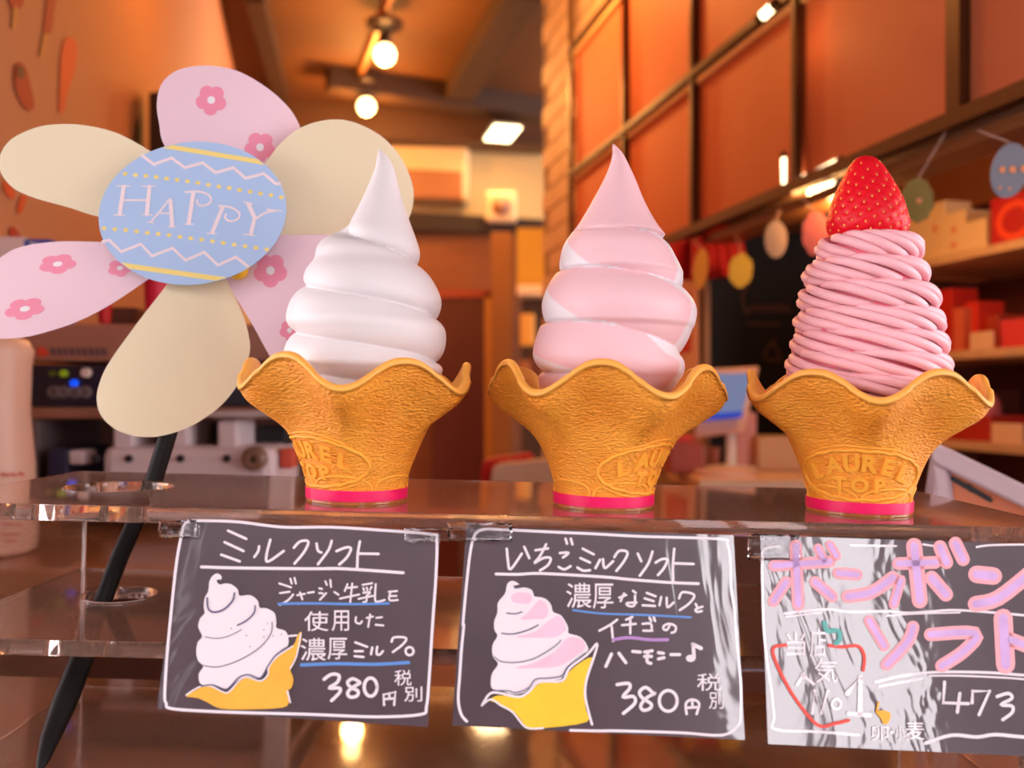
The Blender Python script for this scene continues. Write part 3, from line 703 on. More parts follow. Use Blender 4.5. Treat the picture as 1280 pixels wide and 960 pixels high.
# back counter under the machine
t = thing('back_counter', 'low brown counter carrying the cream machine and the bottle at left', 'counter', Vector((-.5, 1.0, 0)))
obj('worktop', MB().hexa([WL(.80, -.185, .012), Vector((-.17, .80, CZ-.185)), Vector((-.17, 1.40, CZ-.185)), WL(1.40, -.185, .012)], [WL(.80, -.157, .012), Vector((-.17, .80, CZ-.157)), Vector((-.17, 1.40, CZ-.157)), WL(1.40, -.157, .012)]), mat('orange_top', (.32, .12, .045), .25, var=(6, .2)), t, bevel=.004)
obj('cabinet_body', MB().hexa([WL(.84, -CZ, .015), Vector((-.18, .84, 0)), Vector((-.18, 1.39, 0)), WL(1.39, -CZ, .015)], [WL(.84, -.185, .015), Vector((-.18, .84, CZ-.185)), Vector((-.18, 1.39, CZ-.185)), WL(1.39, -.185, .015)]), mat('dark_cab', (.10, .03, .015), .5), t)
# machine feet down to the counter
mbox('machine_base', 60, 640, 345, 659.4, .02, .28, mat('dark_base', (.10, .035, .02), .4))
# bottle
bt = thing('syrup_bottle', 'big peach plastic bottle with rounded shoulders at the left edge', 'bottle', P(-14, 691, .88))
c = P(-14, 691, .88)
obj('bottle_body', MB().lathe([(.035, 0), (.041, .003), (.0425, .017), (.0415, .088), (.037, .141), (.0385, .189), (.0405, .203), (.035, .213), (.018, .22), (.016, .23)], c, 36), mat('peach_plastic', (.66, .38, .27), .4), bt, smooth=True, angle=50)
obj('bottle_cap', MB().lathe([(.018, .23), (.018, .25), (.015, .253)], c, 24), WHITE, bt, smooth=True, angle=40)
def bfn(x, y, l):
    k = (x-(-14))/53; k = max(-.99, min(.99, k)); return P(x, y, .88 - .0425*sqrt(1-k*k) - .001)
ik = Ink(bfn, .001)
for x, ch in ((2, 'R'), (10, 'I'), (16, 'C'), (24, 'H')): ik.glyph('口' if False else ch, x, 590, x+6, 596)
for yy in (655, 668, 674): ik.line([(0, yy), (14, yy+1), (28, yy)], 2.4)
obj('label_print', Ink(bfn, .001).line([(2, 593), (10, 594)], 4).line([(14, 593), (20, 594)], 4).line([(25, 592), (28, 593)], 5).line([(0, 655), (24, 656)], 3).line([(0, 668), (22, 668)], 3).line([(4, 676), (18, 676)], 3).mb, mat('red_label', (.50, .10, .07), .6), bt)
# red cups on the machine
for i, (x0, x1, y0, y1) in enumerate(((180, 212, 338, 384), (122, 140, 368, 409))):
    Y = 1.12; r = (x1-x0)/2/F*Y; c = P((x0+x1)/2, 404.5, Y); h = (404.5-y0)/F*Y
    tag(obj('red_cup', MB().lathe([(r*.8, 0), (r, h), (r*.93, h), (r*.75, .003)], c, 24), RED if i else mat('crimson', (.62, .01, .04), .5), smooth=True, angle=40),
        ('bright crimson cup on the machine below the blue egg', 'small red cup on the machine left of the yellow petal')[i], 'cup')
tag(obj('ridged_basket', MB().box((P(142, 0, 1.15).x, 1.13, P(0, 404.6, 1.13).z), (P(178, 0, 1.15).x, 1.2, P(0, 384, 1.13).z)), mat('basket_brown', (.12, .04, .02), .6), bevel=.002), 'small dark basket on the machine between the red cups', 'basket')

# ------------------------------------------------------------------ the stand rig, tilted a hair clockwise as in the photo
RIG = Matrix.Translation((0, 0, CZ)) @ Matrix.Rotation(radians(1.35), 4, 'Y')
D1, D2 = .420, .588
H1, H2, H3 = -.0569, -.1215, -.203        # heights of shelf tops relative to the eye
SX0, SX1 = -.288, .272                    # ends of the stand
def plate(name, z, th, holes, parent, x0=SX0, x1=SX1, y0=D1, y1=D2, r=.004, m=None):
    cu = bpy.data.curves.new('p', 'CURVE'); cu.dimensions = '2D'; cu.fill_mode = 'BOTH'; cu.extrude = th/2-.0004; cu.bevel_depth = .0004; cu.bevel_resolution = 1; cu.offset = -.0004
    def sp(pts):
        s = cu.splines.new('POLY'); s.points.add(len(pts)-1); s.use_cyclic_u = True
        for p, q in zip(s.points, pts): p.co = (q[0], q[1], 0, 1)
    pts = []
    for cx, cy, a0 in ((x1-r, y0+r, -90), (x1-r, y1-r, 0), (x0+r, y1-r, 90), (x0+r, y0+r, 180)):
        for k in range(5): a = radians(a0+90*k/4); pts.append((cx+r*cos(a), cy+r*sin(a)))
    sp(pts)
    for hx, hy, hr in holes: sp([(hx+hr*cos(-2*pi*k/64), hy+hr*sin(-2*pi*k/64)) for k in range(64)])
    o = bpy.data.objects.new('p', cu); COL.objects.link(o)
    dg = bpy.context.evaluated_depsgraph_get(); me = bpy.data.meshes.new_from_object(o.evaluated_get(dg)); bpy.data.objects.remove(o)
    me.name = name; me.materials.clear(); me.materials.append(m or ACRYL)
    bm = bmesh.new(); bm.from_mesh(me); bmesh.ops.remove_doubles(bm, verts=bm.verts, dist=1e-5)
    bmesh.ops.translate(bm, verts=bm.verts, vec=(0, 0, z-th/2)); bmesh.ops.recalc_face_normals(bm, faces=bm.faces); bm.to_mesh(me); bm.free()
    o = bpy.data.objects.new(name, me); COL.objects.link(o); o.parent = parent
    return o
def unrig(px, py, h):                     # x, depth on a rig plane at height h under a pixel
    # ray (a,1,c) ; rig inverse rotates about Y
    a, c_ = (px-CX)/F, (CY-py)/F; v = Matrix.Rotation(-radians(1.35), 3, 'Y') @ Vector((a, 1, c_))
    s = h/v.z; return v.x*s, v.y*s
stand = thing('acrylic_stand', 'clear acrylic two shelf display stand with round holes holding the cone models', 'display stand', (0, 0, 0), M=RIG)
h1 = unrig(150, 608, H1); h2 = unrig(150, 742, H2)
plate('upper_shelf', H1, .0078, [(h1[0], h1[1], 64/F*h1[1])], stand)
plate('lower_shelf', H2, .0078, [(h2[0], h2[1], 43.7/F*h2[1])], stand)
plate('base_plate', H3+.003, .003, [], stand, y0=.40)
for x in (SX0+.004, SX1-.004-.003):
    obj('side_panel', MB().box((x-.0015, D1+.03, H3+.0031), (x+.0015, D2-.001, H2-.0080)), ACRYL, stand, world=False)
    obj('side_panel', MB().box((x-.0015, D1+.03, H2+.0001), (x+.0015, D2-.001, H1-.0080)), ACRYL, stand, world=False)
FROST = mat('frosted_edge', (.95, .72, .64), .45, trans=.35, ior=1.3)
for z0, z1 in ((H2+.0002, H1-.0081), (H3+.0032, H2-.0081)):
    for x in (SX0+.004, SX1-.007): obj('polished_edge', MB().box((x-.0017, D2-.0009, z0), (x+.0017, D2+.0004, z1)), FROST, stand, world=False)
ctr = thing('serving_counter', 'glossy brown serving counter under the acrylic stand', 'counter', (0, 0, 0), M=RIG)
obj('worktop', MB().box((-.9, .30, H3-.03), (.9, .615, H3-.0002)), COUNTER, ctr, world=False, bevel=.003)
obj('counter_front', MB().box((-.9, .34, H3-1.13), (.9, .60, H3-.0305)), BROWNW, ctr, world=False)

# ------------------------------------------------------------------ wafer cups
PX = F/.469                                # px per metre at the cones
R_TAB = [(0, .02605), (.0066, .02625), (.0109, .0265), (.0262, .0317), (.0411, .0392), (.0514, .0478), (.0590, .0555), (.0655, .0600)]
def rtab(z):
    pts = R_TAB
    if z <= 0: return pts[0][1]
    for i in range(len(pts)-1):
        if z <= pts[i+1][0]:
            t = (z-pts[i][0])/(pts[i+1][0]-pts[i][0])
            p0 = pts[max(0, i-1)]; p1 = pts[i]; p2 = pts[i+1]; p3 = pts[min(len(pts)-1, i+2)]
            m1 = (p2[1]-p0[1])/(p2[0]-p0[0])*(p2[0]-p1[0]); m2 = (p3[1]-p1[1])/(p3[0]-p1[0])*(p2[0]-p1[0])
            return (2*t**3-3*t*t+1)*p1[1] + (t**3-2*t*t+t)*m1 + (-2*t**3+3*t*t)*p2[1] + (t**3-t*t)*m2
    return pts[-1][1]
CUPB = mat('wafer_cup_bumpy', (.74, .31, .06), .46)
def build_cupmat():
    m = CUPB; nt = m.node_tree; b = nt.nodes['Principled BSDF']
    tc = nt.nodes.new('ShaderNodeTexCoord'); mp = nt.nodes.new('ShaderNodeMapping'); mp.inputs['Scale'].default_value = (1, 1, 2.2)
    nt.links.new(tc.outputs['Object'], mp.inputs[0])
    n = nt.nodes.new('ShaderNodeTexNoise'); n.inputs['Scale'].default_value = 560; n.inputs['Detail'].default_value = 4; n.inputs['Distortion'].default_value = .6
    v = nt.nodes.new('ShaderNodeTexVoronoi'); v.inputs['Scale'].default_value = 520; v.feature = 'SMOOTH_F1'
    nt.links.new(mp.outputs[0], n.inputs[0]); nt.links.new(mp.outputs[0], v.inputs[0])
    ad = nt.nodes.new('ShaderNodeMath'); ad.operation = 'ADD'; nt.links.new(n.outputs[0], ad.inputs[0]); nt.links.new(v.outputs[0], ad.inputs[1])
    bp = nt.nodes.new('ShaderNodeBump'); bp.inputs['Strength'].default_value = 1.0; bp.inputs['Distance'].default_value = .0009
    nt.links.new(ad.outputs[0], bp.inputs['Height']); nt.links.new(bp.outputs[0], b.inputs['Normal'])
    cr = nt.nodes.new('ShaderNodeValToRGB'); cr.color_ramp.elements[0].color = (.93, .31, .022, 1); cr.color_ramp.elements[1].color = (.99, .385, .036, 1)
    cr.color_ramp.elements[0].position = .35; cr.color_ramp.elements[1].position = .65
    n2 = nt.nodes.new('ShaderNodeTexNoise'); n2.inputs['Scale'].default_value = 45; n2.inputs['Detail'].default_value = 4
    nt.links.new(tc.outputs['Object'], n2.inputs[0]); nt.links.new(n2.outputs[0], cr.inputs[0]); nt.links.new(cr.outputs[0], b.inputs['Base Color'])
build_cupmat()
RIMM = mat('wafer_rim', (.98, .44, .075), .42, var=(60, .06), bump=(300, .1, .0005))

def cup(root, phase, tphi, seed, sc=1.0):
    """phase: direction (deg from the front, + to the right) of one rim dip; tphi: direction of the embossed badge"""
    rnd = random.Random(seed)
    lob = [(.85+.3*rnd.random(), radians((rnd.random()-.5)*5)) for _ in range(6)]
    def wave(a):      # +1 lobe, -1 dip ; a from front
        u = a - radians(phase); k = int(math.floor((u/(2*pi)*6) % 6)); c = -cos(6*u)
        s = lob[k][0] if c > 0 else 1
        c = 1 - 2*abs(cos(3*u))**2.5; return c*s if c > 0 else c
    def surf(a, t, out=0):     # t: height parameter 0..1 along outer wall
        z = .0655*t; w = wave(a); k = sm((z-.030)/.036); k2 = sm((z-.018)/.03)*(1-sm((z-.050)/.02))
        r = rtab(z)*(1 + .006*noise.noise(Vector((a*3, z*60, seed)))) 
        r += (-.0015*w)*k + .0022*max(0, -w)**2*k2 + out
        if w < 0: r += .0012*k
        zz = z + .0072*w*k - .0012*k
        return r, zz
    def pos(a, r, z): return Vector((r*sin(a), -r*cos(a), z))*sc
    N = 216; rows = []
    for i in range(34):
        t = i/33; rows.append([pos(2*pi*j/N, *surf(2*pi*j/N, t)) for j in range(N)])
    br = .0024
    top = []
    for k in range(1, 9):      # rolled bead
        b = -pi*.35 + (pi*1.35)*k/8; row = []
        for j in range(N):
            a = 2*pi*j/N; r, z = surf(a, 1); row.append(pos(a, r - br*.7 + br*cos(b)*1.0, z + br*.35 + br*sin(b)))
        top.append(row)
    rows += top
    for i in range(1, 14):     # inner wall
        t = 1 - i*.045; row = []
        for j in range(N):
            a = 2*pi*j/N; r, z = surf(a, t); row.append(pos(a, r - .0042, z))
        rows.append(row)
    mb = MB(); mb.grid(rows, cu=True)
    mb.add(rows[0], [list(range(N))[::-1]])
    for k_ in range(33*N, 44*N): mb.mi[k_] = 1
    o = obj('wafer_cup', mb, [CUPB, RIMM], root, world=False, smooth=True, fixn=False)
    # embossing
    ph = radians(tphi)
    def onto(s, z, l):        # arc length, height, proud
        r0, z0 = surf(ph + s/.034, z/.0655, 0); 
        a = ph + s/r0; r1, z1 = surf(a, z/.0655, l); return pos(a, r1, z1)
    zc = .0212
    rope = MB()
    el = [(.0335*cos(2*pi*k/60), zc + .0128*sin(2*pi*k/60)) for k in range(60)]
    rope.tube([onto(x, z+.0004*sin(k*2.1), .0001) for k, (x, z) in enumerate(el)], [.0007+.0003*abs(sin(k*1.3)) for k in range(60)], 6, closed=True)
    rope.tube([onto(.0350*cos(radians(195+k*7.5)), zc+.0150*sin(radians(195+k*7.5)), 0) for k in range(21)], [.0004+.0003*abs(sin(k*1.3)) for k in range(21)], 6)
    rope.tube([onto(.0350*cos(radians(40+k*5)), zc+.0150*sin(radians(40+k*5)), 0) for k in range(21)], [.0003+.0003*abs(sin(k*1.3)) for k in range(21)], 6)
    obj('rope_border', rope, CUPE, o, world=False, smooth=True)
    arch = MB()
    for c0 in (-.0165, .0165, -.0495, .0495):
        arch.tube([onto(c0 + .0155*cos(pi*k/16), .0072 + .0072*sin(pi*k/16)**.7, 0) for k in range(17)], .00065, 6)
    obj('arch_ridge', arch, CUPE, o, world=False, smooth=True)
    let = MB()
    def put(ch, s, z, size, rot):
        vs, fs = glyph_mesh(ch, .02, .16, .03)
        ax = (min(v.x for v in vs)+max(v.x for v in vs))/2; ay = (min(v.y for v in vs)+max(v.y for v in vs))/2
        q = []
        for v in vs:
            x, y = (v.x-ax)*size, (v.y-ay)*size; x, y = x*cos(rot)-y*sin(rot), x*sin(rot)+y*cos(rot)
            q.append(onto(s+x, z+y, .0003 + v.z*.0036))
        let.add(q, fs)
    for ch, s, dz, rt in zip('LAUREL', (-.0245, -.0142, -.0046, .0052, .0150, .0245), (.0010, .0050, .0066, .0066, .0050, .0010), (.42, .24, .08, -.08, -.24, -.42)):
        put(ch, s*.88, zc+dz*.9, .0112, rt)
    for ch, s in zip('TOP', (-.0095, .0, .0095)): put(ch, s, zc-.0050, .0100, 0)
    obj('embossed_lettering', let, CUPE, o, world=False, smooth=False)
    obj('pink_band', MB().lathe([(r*sc, z*sc) for r, z in ((.0262, .0016), (.0268, .0016), (.0270, .0071), (.0264, .0071))], (0, 0, 0), 64), TAPE, root, world=False, smooth=True, angle=30)
    obj('clear_base', MB().lathe([(.0262*sc, 0), (.0266*sc, .0003), (.0266*sc, .0013), (.0262*sc, .0015)], (0, 0, 0), 64), ACRYL, root, world=False, smooth=True, angle=30)

def rloc(px, D, h=H1):       # point on the rig's upper shelf under a column
    x = (px-CX)/F*D; th = radians(1.35)
    return Vector((x*cos(th) + 0 - 0 + h*0 - (-h)*sin(th)*(-1)*0, D, h))
# swirl cream: heightfield with a helical crease
def swirl(root, name, crease, env, ax, c0y, m, a0=0.0, two=False, fade=.33, depth=.30, env2=None, ax2=None):
    """crease: [(turn, y px)] heights of the helical crease; env: [(y, radius px)]; ax: [(y, x offset px)]"""
    N = 160; rows = []; ys = []
    ytip = env[0][0]; yb = env[-1][0]
    M_ = 190
    colr = []
    for i in range(M_):
        y = ytip + (yb-ytip)*(i/(M_-1))**1.15; row = []
        R = interp_s(env, y); xo = interp_s(ax, y)
        if env2: R2 = interp_s(env2, y); xo2 = interp_s(ax2, y)
        for j in range(N):
            a = 2*pi*j/N           # 0 = left, going through the front to the right
            u = (a/(2*pi) - a0) % 1.0
            T = interp(crease, y)   # turn number at this height
            q = T - u
            fr = q - math.floor(q); k = math.floor(q)
            top = 0 if q < 0 else (1 if k >= 1 else sm(u/fade))
            bot = 1 if q >= -1 else 0
            e = 2*fr-1; amp = bot if e > 0 else top
            if q < 0: e = max(0, e*1.6-.6)
            if env2:
                w2 = (1 - sm((u-.7)/.3)) if q < 0 else 0
                Rr = R*(1-w2) + R2*w2; xx = xo*(1-w2) + xo2*w2
            else: Rr, xx = R, xo
            shp = (1 - sqrt(max(0, 1-e*e*.99)))*depth*amp*(1 if q >= 0 else .8)
            r = Rr - shp*27
            r = max(.15, r)
            x = xx - r*cos(a); yy = -r*sin(a)
            row.append(Vector((x/PX, yy/PX, (c0y-y)/PX)))
            colr.append((u, q, fr, a/(2*pi)))
        rows.append(row)
    mb = MB(); mb.grid(rows, cu=True); mb.add(rows[0], [list(range(N))])
    o = obj(name, mb, m, root, world=False, smooth=True)
    if two:
        ca = o.data.color_attributes.new('pigment', 'FLOAT_COLOR', 'POINT')
        for k, (u, q, fr, af) in enumerate(colr):
            w = 0
            if q > 0:
                # pink faces the front; white shows low on the left shoulder and along the outer right edge
                w = max(w, sm((fr - (.42 + af*2.3))/.03) if af < .25 else 0)
                w = max(w, sm((af - min(.402, .30 + fr*.38))/.008) if .25 < af < .75 else 0)
                if af > .53: w = 1
            else:
                w = sm((af-.452)/.01) if af > .25 and q > -.9 else 0
                if af > .6: w = 0
            ca.data[k].color = (w, w, w, 1)
    return o
def interp_s(tab, x):
    if x <= tab[0][0]: return tab[0][1]
    for i in range(len(tab)-1):
        if x <= tab[i+1][0]:
            t = (x-tab[i][0])/(tab[i+1][0]-tab[i][0])
            p0 = tab[max(0, i-1)]; p1 = tab[i]; p2 = tab[i+1]; p3 = tab[min(len(tab)-1, i+2)]
            d = p2[0]-p1[0]; m1 = (p2[1]-p0[1])/(p2[0]-p0[0])*d; m2 = (p3[1]-p1[1])/(p3[0]-p1[0])*d
            return (2*t**3-3*t*t+1)*p1[1]+(t**3-2*t*t+t)*m1+(-2*t**3+3*t*t)*p2[1]+(t**3-t*t)*m2
    return tab[-1][1]

def place(px, name, label):
    D = .469; x = (px-CX)/F*D
    # rig x so that the base centre lands on column px
    th = radians(1.35); xr = (x - H1*sin(th))/cos(th)
    return thing(name, label, 'food model', (xr, D, H1), 'soft cream cone models on the acrylic shelf' if False else None, M=RIG)

TW = mat('twist_cream', (.85, .55, .58), .45, bump=(220, .10, .0006))
def build_twist():
    nt = TW.node_tree; b = nt.nodes['Principled BSDF']; at = nt.nodes.new('ShaderNodeAttribute'); at.attribute_name = 'pigment'
    mx = nt.nodes.new('ShaderNodeMix'); mx.data_type = 'RGBA'; mx.inputs[6].default_value = (.85, .54, .57, 1); mx.inputs[7].default_value = (.84, .79, .82, 1)
    nt.links.new(at.outputs['Fac'], mx.inputs[0]); nt.links.new(mx.outputs[2], b.inputs['Base Color'])
build_twist()

Y0 = 628.5
c1 = place(446, 'soft_cream_cone', 'all white soft cream swirl model in a wafer cup, leftmost of the three cones')
cup(c1, 2, -44, 3)
swirl(c1, 'cream_swirl', [(189, -1.4), (250, -.7), (297, 0), (334, .5), (362, 1), (401, 1.5), (420, 2), (455, 2.5), (466, 3), (500, 3.6)],
      [(190, .6), (200, 6.5), (215, 12), (250, 23.5), (280, 36), (290, 43), (299, 54), (308, 64), (318, 68), (332, 69), (348, 79), (375, 93), (395, 97), (430, 100), (450, 100), (475, 94), (500, 88)],
      [(190, 18), (200, 22), (215, 25), (250, 23.5), (280, 22), (290, 19), (300, 14), (312, 12), (330, 10), (360, 7), (380, 7), (440, 7), (500, 6)], Y0, CREAMW, depth=.68, fade=.10, env2=[(190, .6), (200, 6.5), (215, 12), (250, 23.5), (280, 36), (300, 45.5), (320, 53), (345, 57), (400, 60)], ax2=[(190, 18), (200, 22), (215, 25), (250, 23.5), (280, 22), (300, 20.5), (345, 18), (400, 14)])
c2 = place(754, 'soft_cream_cone', 'pink and white twisted soft cream model in a wafer cup, middle of the three cones')
cup(c2, 22, 53, 5)
swirl(c2, 'cream_swirl', [(176, -1.4), (240, -.6), (290, -.02), (291, .3), (295, .5), (336, .95), (341, 1.2), (358, 1.5), (402, 1.95), (407, 2.2), (441, 2.5), (462, 2.95), (469, 3.2), (493, 3.5), (507, 3.9)],
      [(177, .6), (184, 4.5), (200, 10.5), (220, 19), (250, 33), (275, 47), (293, 60), (305, 68), (320, 73), (345, 83), (378, 97), (405, 97), (445, 96), (470, 90), (500, 80)],
      [(177, 2), (190, 8), (215, 11), (250, 10), (280, 10), (310, 11), (340, 12), (380, 13), (410, 9), (440, 4), (500, 2)], Y0, TW, two=True, depth=.62)
c3 = place(1073, 'noodle_cream_cone', 'pink noodle piped cream model topped with a strawberry in a wafer cup, rightmost cone')
cup(c3, -14, -21, 9)

# piped noodles: seven twisted rings of strands
core = [(288, 40), (300, 50), (340, 63), (380, 74), (430, 82), (480, 86)]
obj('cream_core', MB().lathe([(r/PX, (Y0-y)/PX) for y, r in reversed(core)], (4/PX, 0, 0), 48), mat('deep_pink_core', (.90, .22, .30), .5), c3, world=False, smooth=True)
rings = [(303, 46, 5, 14, 14), (334, 57, 1, 13.5, 14), (365, 66, 5, 14.5, 14), (394, 72, 6, 13.5, 13), (421, 76, 7, 13.5, 13), (448, 81, 6, 14, 13), (476, 84, 6, 14, 13)]
rn = random.Random(4)
def strand_mesh(yc, R, xo, b, a, ps, k, jit):
    pts = []
    for i in range(73):
        th = 2*pi*i/72*1.0; ps_ = ps + k*th
        wob = .8*sin(th*2+jit) + .6*sin(th*5+jit*2)
        r = R + a*cos(ps_)*.95 + .7*sin(th*3+jit); z = b*sin(ps_)*.93 + wob*.6
        pts.append(Vector(((xo - r*cos(th))/PX, -r*sin(th)/PX, (Y0-yc+z)/PX)))
    return MB().tube(pts, 5.9/PX, 8)
for (yc, R, xo, b, a) in rings:
    n = 6
    for s in range(n):
        ps = 2*pi*s/n + rn.random()*.3 + yc*.7
        obj('cream_strand', strand_mesh(yc, R, xo, b, a, ps, -2, rn.random()*6), CREAMP, c3, world=False, smooth=True)

# strawberry
def berry(a, v):       # a angle, v 0 tip .. 1 base
    y = 184 + v*106
    R = interp_s([(184, .3), (187, 9), (194, 17), (205, 24), (220, 32), (240, 41), (258, 46), (270, 48), (282, 44), (290, 34)], y)
    R *= 1 + .04*noise.noise(Vector((cos(a)*1.5, sin(a)*1.5, v*3))) + .02*cos(2*a)
    xo = interp_s([(184, -2), (210, 0), (240, 2), (290, 3)], y)
    return Vector(((xo - R*cos(a))/PX, -R*sin(a)/PX, (Y0-y)/PX))
seeds = []
for i in range(170):
    v = .05 + .93*((i+.5)/170)**.62; a = i*2.39996
    seeds.append((a % (2*pi), v, berry(a, v)))
rows = []; N, M_ = 128, 84
sp_ = [s[2] for s in seeds]
for i in range(M_):
    row = []
    for j in range(N):
        p = berry(2*pi*j/N, i/(M_-1)); c = Vector((0, 0, p.z)); d = min((p-s).length for s in sp_)
        n = Vector((p.x, p.y, 0)); n = n.normalized() if n.length > 1e-9 else Vector((0, 0, 1))
        p = p + n*(.0003 - .0007*math.exp(-(d/.00115)**2)) if i else p
        row.append(p)
    rows.append(row)
sb = obj('strawberry', MB().grid(rows, cu=True).add(rows[-1], [list(range(N))]), BERRY, c3, world=False, smooth=True)
sm_ = MB()
for a, v, p in seeds:
    n = Vector((p.x, p.y, 0)).normalized(); t = Vector((0, 0, 1)); s_ = n.cross(t)
    c = p - n*.0003
    sm_.add([c+n*.0007, c+t*.00095, c+s_*.00055, c-t*.00095, c-s_*.00055], [(0, 1, 2), (0, 2, 3), (0, 3, 4), (0, 4, 1)])
tag(obj('seeds', sm_, SEED, sb, world=False, smooth=True), kind='stuff')

# ------------------------------------------------------------------ pinwheel flower
fl = thing('pinwheel_flower', 'paper pinwheel flower with pink and cream petals, blue egg centre and black stick', 'pinwheel', P(58, 950, .47))
HUB = (240, 270)
def petal(name, outline, D, cen, tiltx=0, tilty=0, curl=0, m=PAPW, label=None):
    out = catmull(outline, 5, True)
    ax_ = Vector((cen[0]-HUB[0], cen[1]-HUB[1], 0)).normalized(); nx = Vector((-ax_.y, ax_.x, 0))
    def dep(x, y):
        v = Vector((x-HUB[0], y-HUB[1], 0)); s = v.dot(nx); l = v.dot(ax_)
        return D + tiltx*s*1e-3*.1 + tilty*l*1e-3*.1 + curl*(s/100)**2*.01
    rows = []
    for i in range(1, 11):
        f_ = i/10; row = []
        for q in out:
            x = cen[0]+(q.x-cen[0])*f_; y = cen[1]+(q.y-cen[1])*f_; row.append(P(x, y, dep(x, y)))
        rows.append(row)
    mb = sheet_mb([[P(cen[0], cen[1], dep(*cen))]*len(out)] + rows, (0, .0004, 0), True)
    o = obj(name, mb, m, fl, smooth=True, fixn=False)
    if label: o['label'] = label
    return o, dep
def blossom(par, dep, c, r, sq=1, rot=0, tilt=0):
    fn = lambda x, y, l: P(x, y, dep(x, y)-l)
    def tr(x, y):
        y *= sq; return c[0]+x*cos(tilt)-y*sin(tilt), c[1]+x*sin(tilt)+y*cos(tilt)
    ik = Ink(fn, .0001); pts = []
    for k in range(50):
        a = 2*pi*k/50; q = r*(.72 + .28*abs(cos(2.5*(a-rot)))**.6); pts.append(tr(q*cos(a), q*sin(a)))
    ik.mb.add([fn(*p, .00012) for p in pts], [list(range(50))]); o = obj('flower_print', ik.mb, PRINTP, par, world=False)
    ik = Ink(fn, .0002); ik.mb.add([fn(*tr(r*.25*cos(2*pi*k/16), r*.25*sin(2*pi*k/16)), .0002) for k in range(16)], [list(range(16))])
    o2 = obj('flower_centre', ik.mb, PRINTW, par, world=False)
A = petal('petal', [(207, 185), (199, 155), (196, 128), (203, 103), (224, 87), (258, 82), (295, 88), (330, 107), (357, 130), (371, 150), (374, 166), (355, 190), (310, 235), (250, 245)], .552, (275, 165), 1.0, 0, .5, PAPP, 'pale pink petal printed with small flowers')
for c, r in (((264, 125), 19.5), ((325, 184), 19.5)): blossom(A[0], A[1], c, r, 1, .4)
B = petal('petal', [(300, 240), (332, 203), (350, 180), (375, 160), (408, 150), (440, 152), (475, 169), (500, 195), (514, 225), (517, 247), (512, 270), (495, 298), (430, 305), (354, 300), (300, 290)], .549, (410, 230), 0, 0, .5, PAPW)
Cc = petal('petal', [(300, 296), (356, 294), (420, 294), (452, 302), (470, 340), (460, 400), (430, 450), (390, 470), (350, 462), (315, 405), (285, 354), (280, 330)], .546, (375, 370), .6, 0, .5, PAPP)
blossom(Cc[0], Cc[1], (338, 338), 21.5, 1, .3); blossom(Cc[0], Cc[1], (362, 413), 13, 1, .3)
Dd = petal('petal', [(208, 356), (175, 399), (137, 452), (124, 480), (121, 502), (128, 522), (147, 538), (175, 546), (206, 544), (244, 530), (278, 505), (301, 474), (310, 449), (312, 427), (302, 389), (284, 352), (262, 315), (230, 318)], .542, (220, 440), -1.2, 0, .8, PAPW)
E = petal('petal', [(200, 305), (128, 302.5), (70, 302), (25, 309), (0, 322), (-25, 340), (-42, 368), (-38, 400), (-18, 420), (15, 423), (47, 418), (94, 403), (134, 383), (165, 363), (195, 342), (215, 325)], .547, (90, 355), .8, 0, .8, PAPP)
blossom(E[0], E[1], (72, 330), 24, .52, .3, -.12); blossom(E[0], E[1], (31, 386), 26, .52, .5, -.2); blossom(E[0], E[1], (150, 335), 16, .7, .2, -.1)
Ff = petal('petal', [(200, 200), (183, 186), (150, 168), (120, 159), (85, 155), (50, 158), (20, 170), (5, 184), (-1, 200), (2, 218), (18, 236), (45, 248), (85, 259), (124, 271), (170, 275), (205, 245)], .547, (95, 210), -.8, 0, .8, PAPW)
# egg centre
EC = (240.4, 266.6); ED = .533
def efn(x, y, l): return P(x, y, ED-l + .0006*((x-EC[0])/118)**2)
pts = []
for k in range(96):
    a = 2*pi*k/96; x, y = 117.6*cos(a), 89.0*sin(a)*(1.0); ps = -radians(7); pts.append((EC[0]+x*cos(ps)-y*sin(ps), EC[1]+x*sin(ps)+y*cos(ps)))
def inside(x, y, k=.985):
    dx, dy = x-EC[0], y-EC[1]; ps = radians(7); u = dx*cos(ps)-dy*sin(ps); v = dx*sin(ps)+dy*cos(ps); return (u/117.6)**2+(v/89)**2 < k*k
rows = [[efn(EC[0]+(p[0]-EC[0])*f_, EC[1]+(p[1]-EC[1])*f_, 0) for p in pts] for f_ in (0, .2, .4, .6, .8, 1)]
egg = obj('egg_disc', sheet_mb(rows, (0, .0008, 0), True), EGGB, fl, smooth=True, fixn=False)
egg['label'] = 'light blue egg shaped disc with zigzags and dots'
m5 = C(110, 170, 4.923)
ik = Ink(efn, .00010)
for y0, ys in ((0, [(228+64.1*i, y) for i, y in enumerate((233, 240, 245, 253, 262, 270, 278, 288, 300, 311, 320, 333, 343, 354, 364, 377))]), (1, [(98+66.8*i, y) for i, y in enumerate((568, 574, 579, 587, 596, 602, 610, 620, 629, 638, 648, 658, 668, 678, 688, 698))])):
    for p in m5(*ys):
        if inside(*p): ik.dot(p, 3.1, 2.5)
tag(obj('yellow_dots', ik.mb, EGGY, egg, world=False), kind='stuff')
def band(p0, p1, w):
    ik = Ink(efn, .00010)
    up, lo_ = [], []
    for i in range(121):
        t = i/120; x = p0[0]+(p1[0]-p0[0])*t; y = p0[1]+(p1[1]-p0[1])*t
        if inside(x, y-w/2, .995): up.append((x, y-w/2))
        if inside(x, y+w/2, .995): lo_.append((x, y+w/2))
    ik.poly(up + lo_[::-1], smooth=False)
    obj('yellow_stripe', ik.mb, EGGY, egg, world=False)
